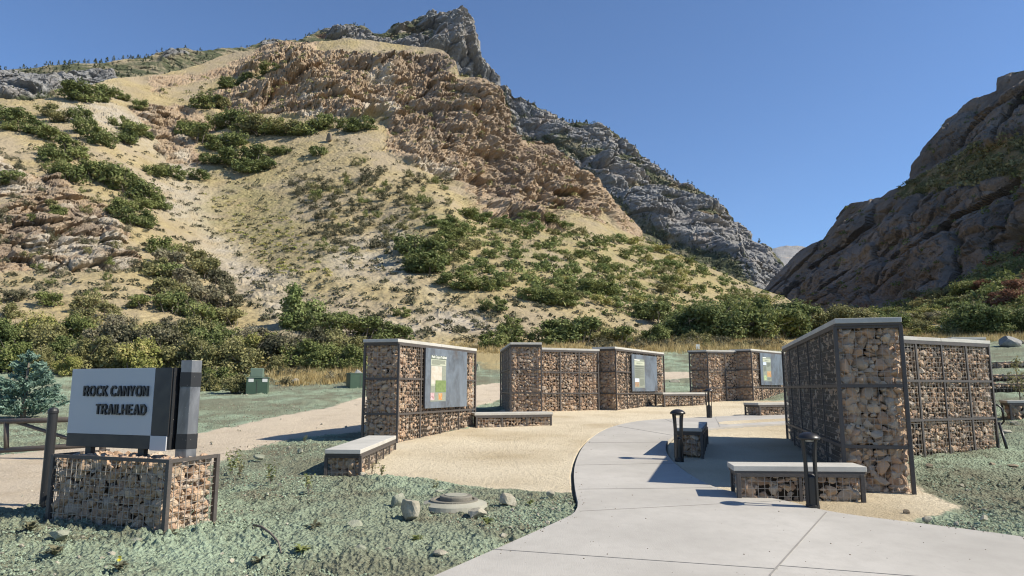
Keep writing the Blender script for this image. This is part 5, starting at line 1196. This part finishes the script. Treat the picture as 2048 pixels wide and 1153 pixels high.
rock('big smooth grey boulder at the top of the right mulch slope', 2030, 694, 62, 24, 'grey', 33, 41.5, 'boulder', 'boulder'); rock('long pale rock on the mulch at the right edge', 2020, 869, 26, 9, 'pale', 34, None, 'boulder', 'boulder'); rock('dark boulder at the right edge above the grey one', 2046, 676, 16, 12, 'brown', 35, 46, 'boulder', 'boulder')
rock('pale rock beyond the road between the middle walls', 1310, 763, 26, 12, 'pale', 36, None, 'boulder', 'boulder'); rock('flat pale rock beyond the road, left of the pale one', 1350, 767, 22, 8, 'pale', 37, None, 'boulder', 'boulder'); rock('round green-dusted boulder on the slope right of the map panel wall', 955, 742, 20, 18, 'green', 38, None, 'boulder', 'boulder')
sp = np.array(HILL.point(658, 286)); V, Fc = rock_mesh(51); mb = MB(); mb.add(V * [1.0, .9, 1.5] + sp + [0, 0, .8], Fc); tag(mb.obj('boulder', M_ROCKS['brown']), 'lone standing stone at the top of the bare tan slope', 'boulder')
# stones and clods nobody could count
g = np.random.default_rng(9); mb = MB(); base = [rock_mesh(60 + k, 0) for k in range(6)]
Q = np.c_[(g.uniform(-260, 2300, 140000) - CX) / F, 1 / g.uniform(1 / 40, 1 / 4.6, 140000)]; Q[:, 0] *= Q[:, 1]
sdp = np.maximum(poly_sd(Q[:, 0], Q[:, 1], PATH), poly_sd(Q[:, 0], Q[:, 1], GRAVEL) + .15); rd = poly_sd(Q[:, 0], Q[:, 1], ROAD)
Zq = GZ(Q[:, 0], Q[:, 1]); cl = fbm(np.c_[Q * .8, 0 * Q[:, 0]], 3, 5)
M_CLOD = m_rock('sprayed_clods', (.20, .235, .165), (.38, .465, .33))
clods_soil = None
def clods(name, label, sel, smin, smax, mat, pw):
    mb = MB(); c = 0
    for (x, y), z in zip(Q[sel], Zq[sel]):
        V, Fc = base[g.integers(6)]; s = (smin + (smax - smin) * g.uniform() ** pw) * (.5 + y / 28); th = g.uniform(0, 6.28); cs, sn = math.cos(th), math.sin(th); W = V * [s, s * g.uniform(.6, 1), s * g.uniform(.4, .8)]
        mb.add(np.c_[W[:, 0] * cs - W[:, 1] * sn, W[:, 0] * sn + W[:, 1] * cs, W[:, 2]] + [x, y, z + s * .12], Fc)
    o = mb.obj(name, mat, kind='stuff'); o['label'] = label
i_ = np.arange(len(Q))
clods('soil_clods', 'loose clods of mulch-sprayed soil', (sdp < -.03) & (rd < -.1) & (i_ % 3 != 0) & (cl > -.55), .008, .028, M_CLOD, 2.2)
clods('soil_clods', 'bare brown soil clods between the green mulch', (sdp < -.03) & (rd < .25) & (i_ % 3 == 0) & (cl < .0), .006, .024, M_ROCKS['brown'], 3)
clods('loose_stones', 'small pale stones scattered on the mulch', (sdp < -.03) & (i_ % 97 == 0), .015, .06, M_ROCKS['pale'], 2.5)
# ------------------------------------------------------------------ weeds
def weed(label, x, y, hpx, kind, mode, seed, yellow=False):
    g = np.random.default_rng(seed); p = hit(x, y); H = hpx / F * p[1]; t = thing('weed', label, 'plant', p, 'weeds on the mulch'); mb = MB(); wd = MB()
    if mode == 'stem':
        for k in range(g.integers(3, 6)):
            a = g.uniform(0, 6.28); e = p + np.array([math.cos(a) * .22 * H, math.sin(a) * .22 * H, H * g.uniform(.65, 1)]); b = p + g.normal(size=3) * [.02, .02, 0]; m_ = (b + e) / 2 + g.normal(size=3) * .03 * H; wd.tube([b, m_, e], [.0045, .0035, .002], 5)
            n = 16; s = g.uniform(.25, 1.05, n)[:, None]; leaf_quads(mb, b + (e - b) * s + g.normal(size=(n, 3)) * .07 * H, np.tile([0, 0, 1.], (n, 1)), np.full(n, .085 * H), g.uniform(.2, 1, n), g, .45)
        wd.obj('stem', M_BARK, t)
    else:
        n = 26
        for k in range(n):
            a = g.uniform(0, 6.28); L = H * g.uniform(.7, 1.6); dr = np.array([math.cos(a), math.sin(a), 0]); sd_ = np.array([-dr[1], dr[0], 0]) * L * .13; el = g.uniform(.25, 1.1)
            q = [p, p + dr * L * .5 * math.cos(el) + [0, 0, L * .5 * math.sin(el) + .02], p + dr * L * math.cos(el * .7) + [0, 0, L * .6 * math.sin(el) + .01]]
            mb.add([q[0], q[1] - sd_, q[2], q[1] + sd_], np.array([0, 1, 2, 3]), tone=g.uniform(.2, .9))
    mb.obj('leaves', LM[kind], t)
    if yellow:
        fl = MB(); c = p + np.array([0, 0, H * 1.15])
        for k in range(12): a = k / 12 * 6.283; dr = np.array([math.cos(a), -.5 + .2 * math.sin(a), math.sin(a)]); fl.add([c, c + dr * .016 + [.006, 0, 0], c + dr * .03, c + dr * .016 - [.006, 0, 0]], np.array([0, 1, 2, 3]))
        fl.obj('flower', plain('yellow_petals', (.75, .62, .03), .6, .2, 0, .1), t); MB().tube([p, c], .003, 5).obj('flower_stalk', M_BARK, t)
for a in [('leafy stem weed beside the road right of the sign plinth', 463,948,52,'oak','stem',1), ('second leafy stem weed at the roadside, lower and bushier', 480,955,34,'olive','stem',2), ('spindly weed on the mulch right of the sign plinth', 543,968,42,'oak','stem',3), ('small leafy weed between sign and leftmost bench', 618,988,38,'oak','stem',4), ('thin leafy weed at the gravel edge by the leftmost bench', 762,952,26,'oak','stem',5), ('dark stem weed in the gravel beside the leftmost bench', 745,948,22,'olive','stem',6), ('flowering weed with one yellow bloom at the bottom left', 238,1142,20,'sage','rosette',7,True), ('broad grey-green weed behind the yellow flower weed', 60,1062,22,'sage','rosette',8), ('green rosette weed below the sign plinth', 340,1075,16,'sage','rosette',9), ('bright green rosette weed at the lower left centre', 604,1108,20,'oak','rosette',10), ('leafy rosette weed left of the two manhole rocks', 628,1060,18,'sage','rosette',11), ('spiky weed behind the manhole', 870,982,22,'olive','stem',12), ('low green weed in front of the manhole', 975,1050,14,'oak','rosette',13), ('green rosette weed below the upright pointed rock', 835,1085,15,'oak','rosette',14), ('large grey-leaved weed at the bottom edge left of centre', 110,1112,22,'sage','rosette',15), ('green weed right of the pale rounded rock', 1060,1010,10,'oak','rosette',16), ('small weed among stones near the road', 610,885,14,'oak','stem',17), ('green rosette weed at the bottom edge', 520,1130,20,'sage','rosette',18)]: weed(*a)

# grit that has drifted onto the edges of the path
g = np.random.default_rng(77); n = 16000; T = np.c_[(g.uniform(1000, 2080, n) - CX) / F, 1 / g.uniform(1 / 26, 1 / 4.8, n)]; T[:, 0] *= T[:, 1]; sdp2 = poly_sd(T[:, 0], T[:, 1], smooth_poly(PATH))
keep = (sdp2 > .01) & (g.uniform(0, 1, n) < .02 + .9 * np.exp(-sdp2 / .07)); mb = MB()
for x, y in T[keep]:
    V, Fc = base[g.integers(6)]; r = .003 + .009 * g.uniform() ** 3; mb.add(V * r * [1, 1, .6] + [x, y, SL * y + .035 + r * .3], Fc)
o = mb.obj('path_grit', M_ROCKS['brown'], kind='stuff'); o['label'] = 'tan grit drifted onto the path edges'
pts = [hit(x, y) + np.array([0, 0, h]) for x, y, h in ((506,1056,.03),(522,1063,.05),(540,1076,.05),(556,1092,.04),(562,1110,.02))]
tag(MB().tube(pts, [.012, .014, .013, .010, .006], 6).obj('stick', M_BARK, None, True), 'curved dry stick lying on the mulch right of the sign plinth', 'stick')
# ================================================================== light and sky
SUN_EL = R(41); SX, SY = .974, -.225
sd = bpy.data.lights.new('sun', 'SUN'); sd.energy = 5.0; sd.angle = R(.53); sd.color = (1, .925, .79)
sun = bpy.data.objects.new('sun', sd); COL.objects.link(sun)
dv = Vector((SX * math.cos(SUN_EL), SY * math.cos(SUN_EL), math.sin(SUN_EL)))
sun.rotation_euler = dv.to_track_quat('Z', 'Y').to_euler(); sun.location = (40, -10, 40)
w = bpy.data.worlds.new('World'); scene.world = w; w.use_nodes = True
sk = w.node_tree.nodes.new('ShaderNodeTexSky'); sk.sky_type = 'NISHITA'; sk.sun_disc = False
sk.sun_elevation = SUN_EL; sk.sun_rotation = math.atan2(SX, SY); sk.altitude = 1500; sk.air_density = 1.0; sk.dust_density = .1; sk.ozone_density = 7.0
bg = w.node_tree.nodes['Background']; w.node_tree.links.new(sk.outputs[0], bg.inputs[0]); bg.inputs[1].default_value = .115
vs = scene.view_settings; scene.display_settings.display_device = 'sRGB'
vs.view_transform = 'Standard'; vs.look = 'None'; vs.exposure = .55; vs.gamma = 1; vs.use_curve_mapping = False
scene.cycles.use_denoising = True; scene.cycles.denoiser = 'OPENIMAGEDENOISE'; scene.cycles.denoising_prefilter = 'ACCURATE'; scene.cycles.denoising_input_passes = 'RGB_ALBEDO_NORMAL'; scene.cycles.filter_width = 1.15; scene.cycles.max_bounces = 6; scene.cycles.diffuse_bounces = 3; scene.cycles.glossy_bounces = 2; scene.cycles.transmission_bounces = 2

hz = MB(); hz.abox((-1300, -60, -30), (1500, 5600, 1150)); hm_ = bpy.data.materials.new('haze'); hm_.use_nodes = True; nt = hm_.node_tree; nt.nodes.remove(nt.nodes['Principled BSDF'])
pv = nt.nodes.new('ShaderNodeVolumePrincipled'); pv.inputs['Color'].default_value = (.72, .84, 1, 1); pv.inputs['Density'].default_value = .00002; pv.inputs['Anisotropy'].default_value = .1
nt.links.new(pv.outputs[0], nt.nodes['Material Output'].inputs['Volume'])
ho = hz.obj('haze', hm_, kind='stuff'); ho['label'] = 'thin blue daylight haze over the canyon'
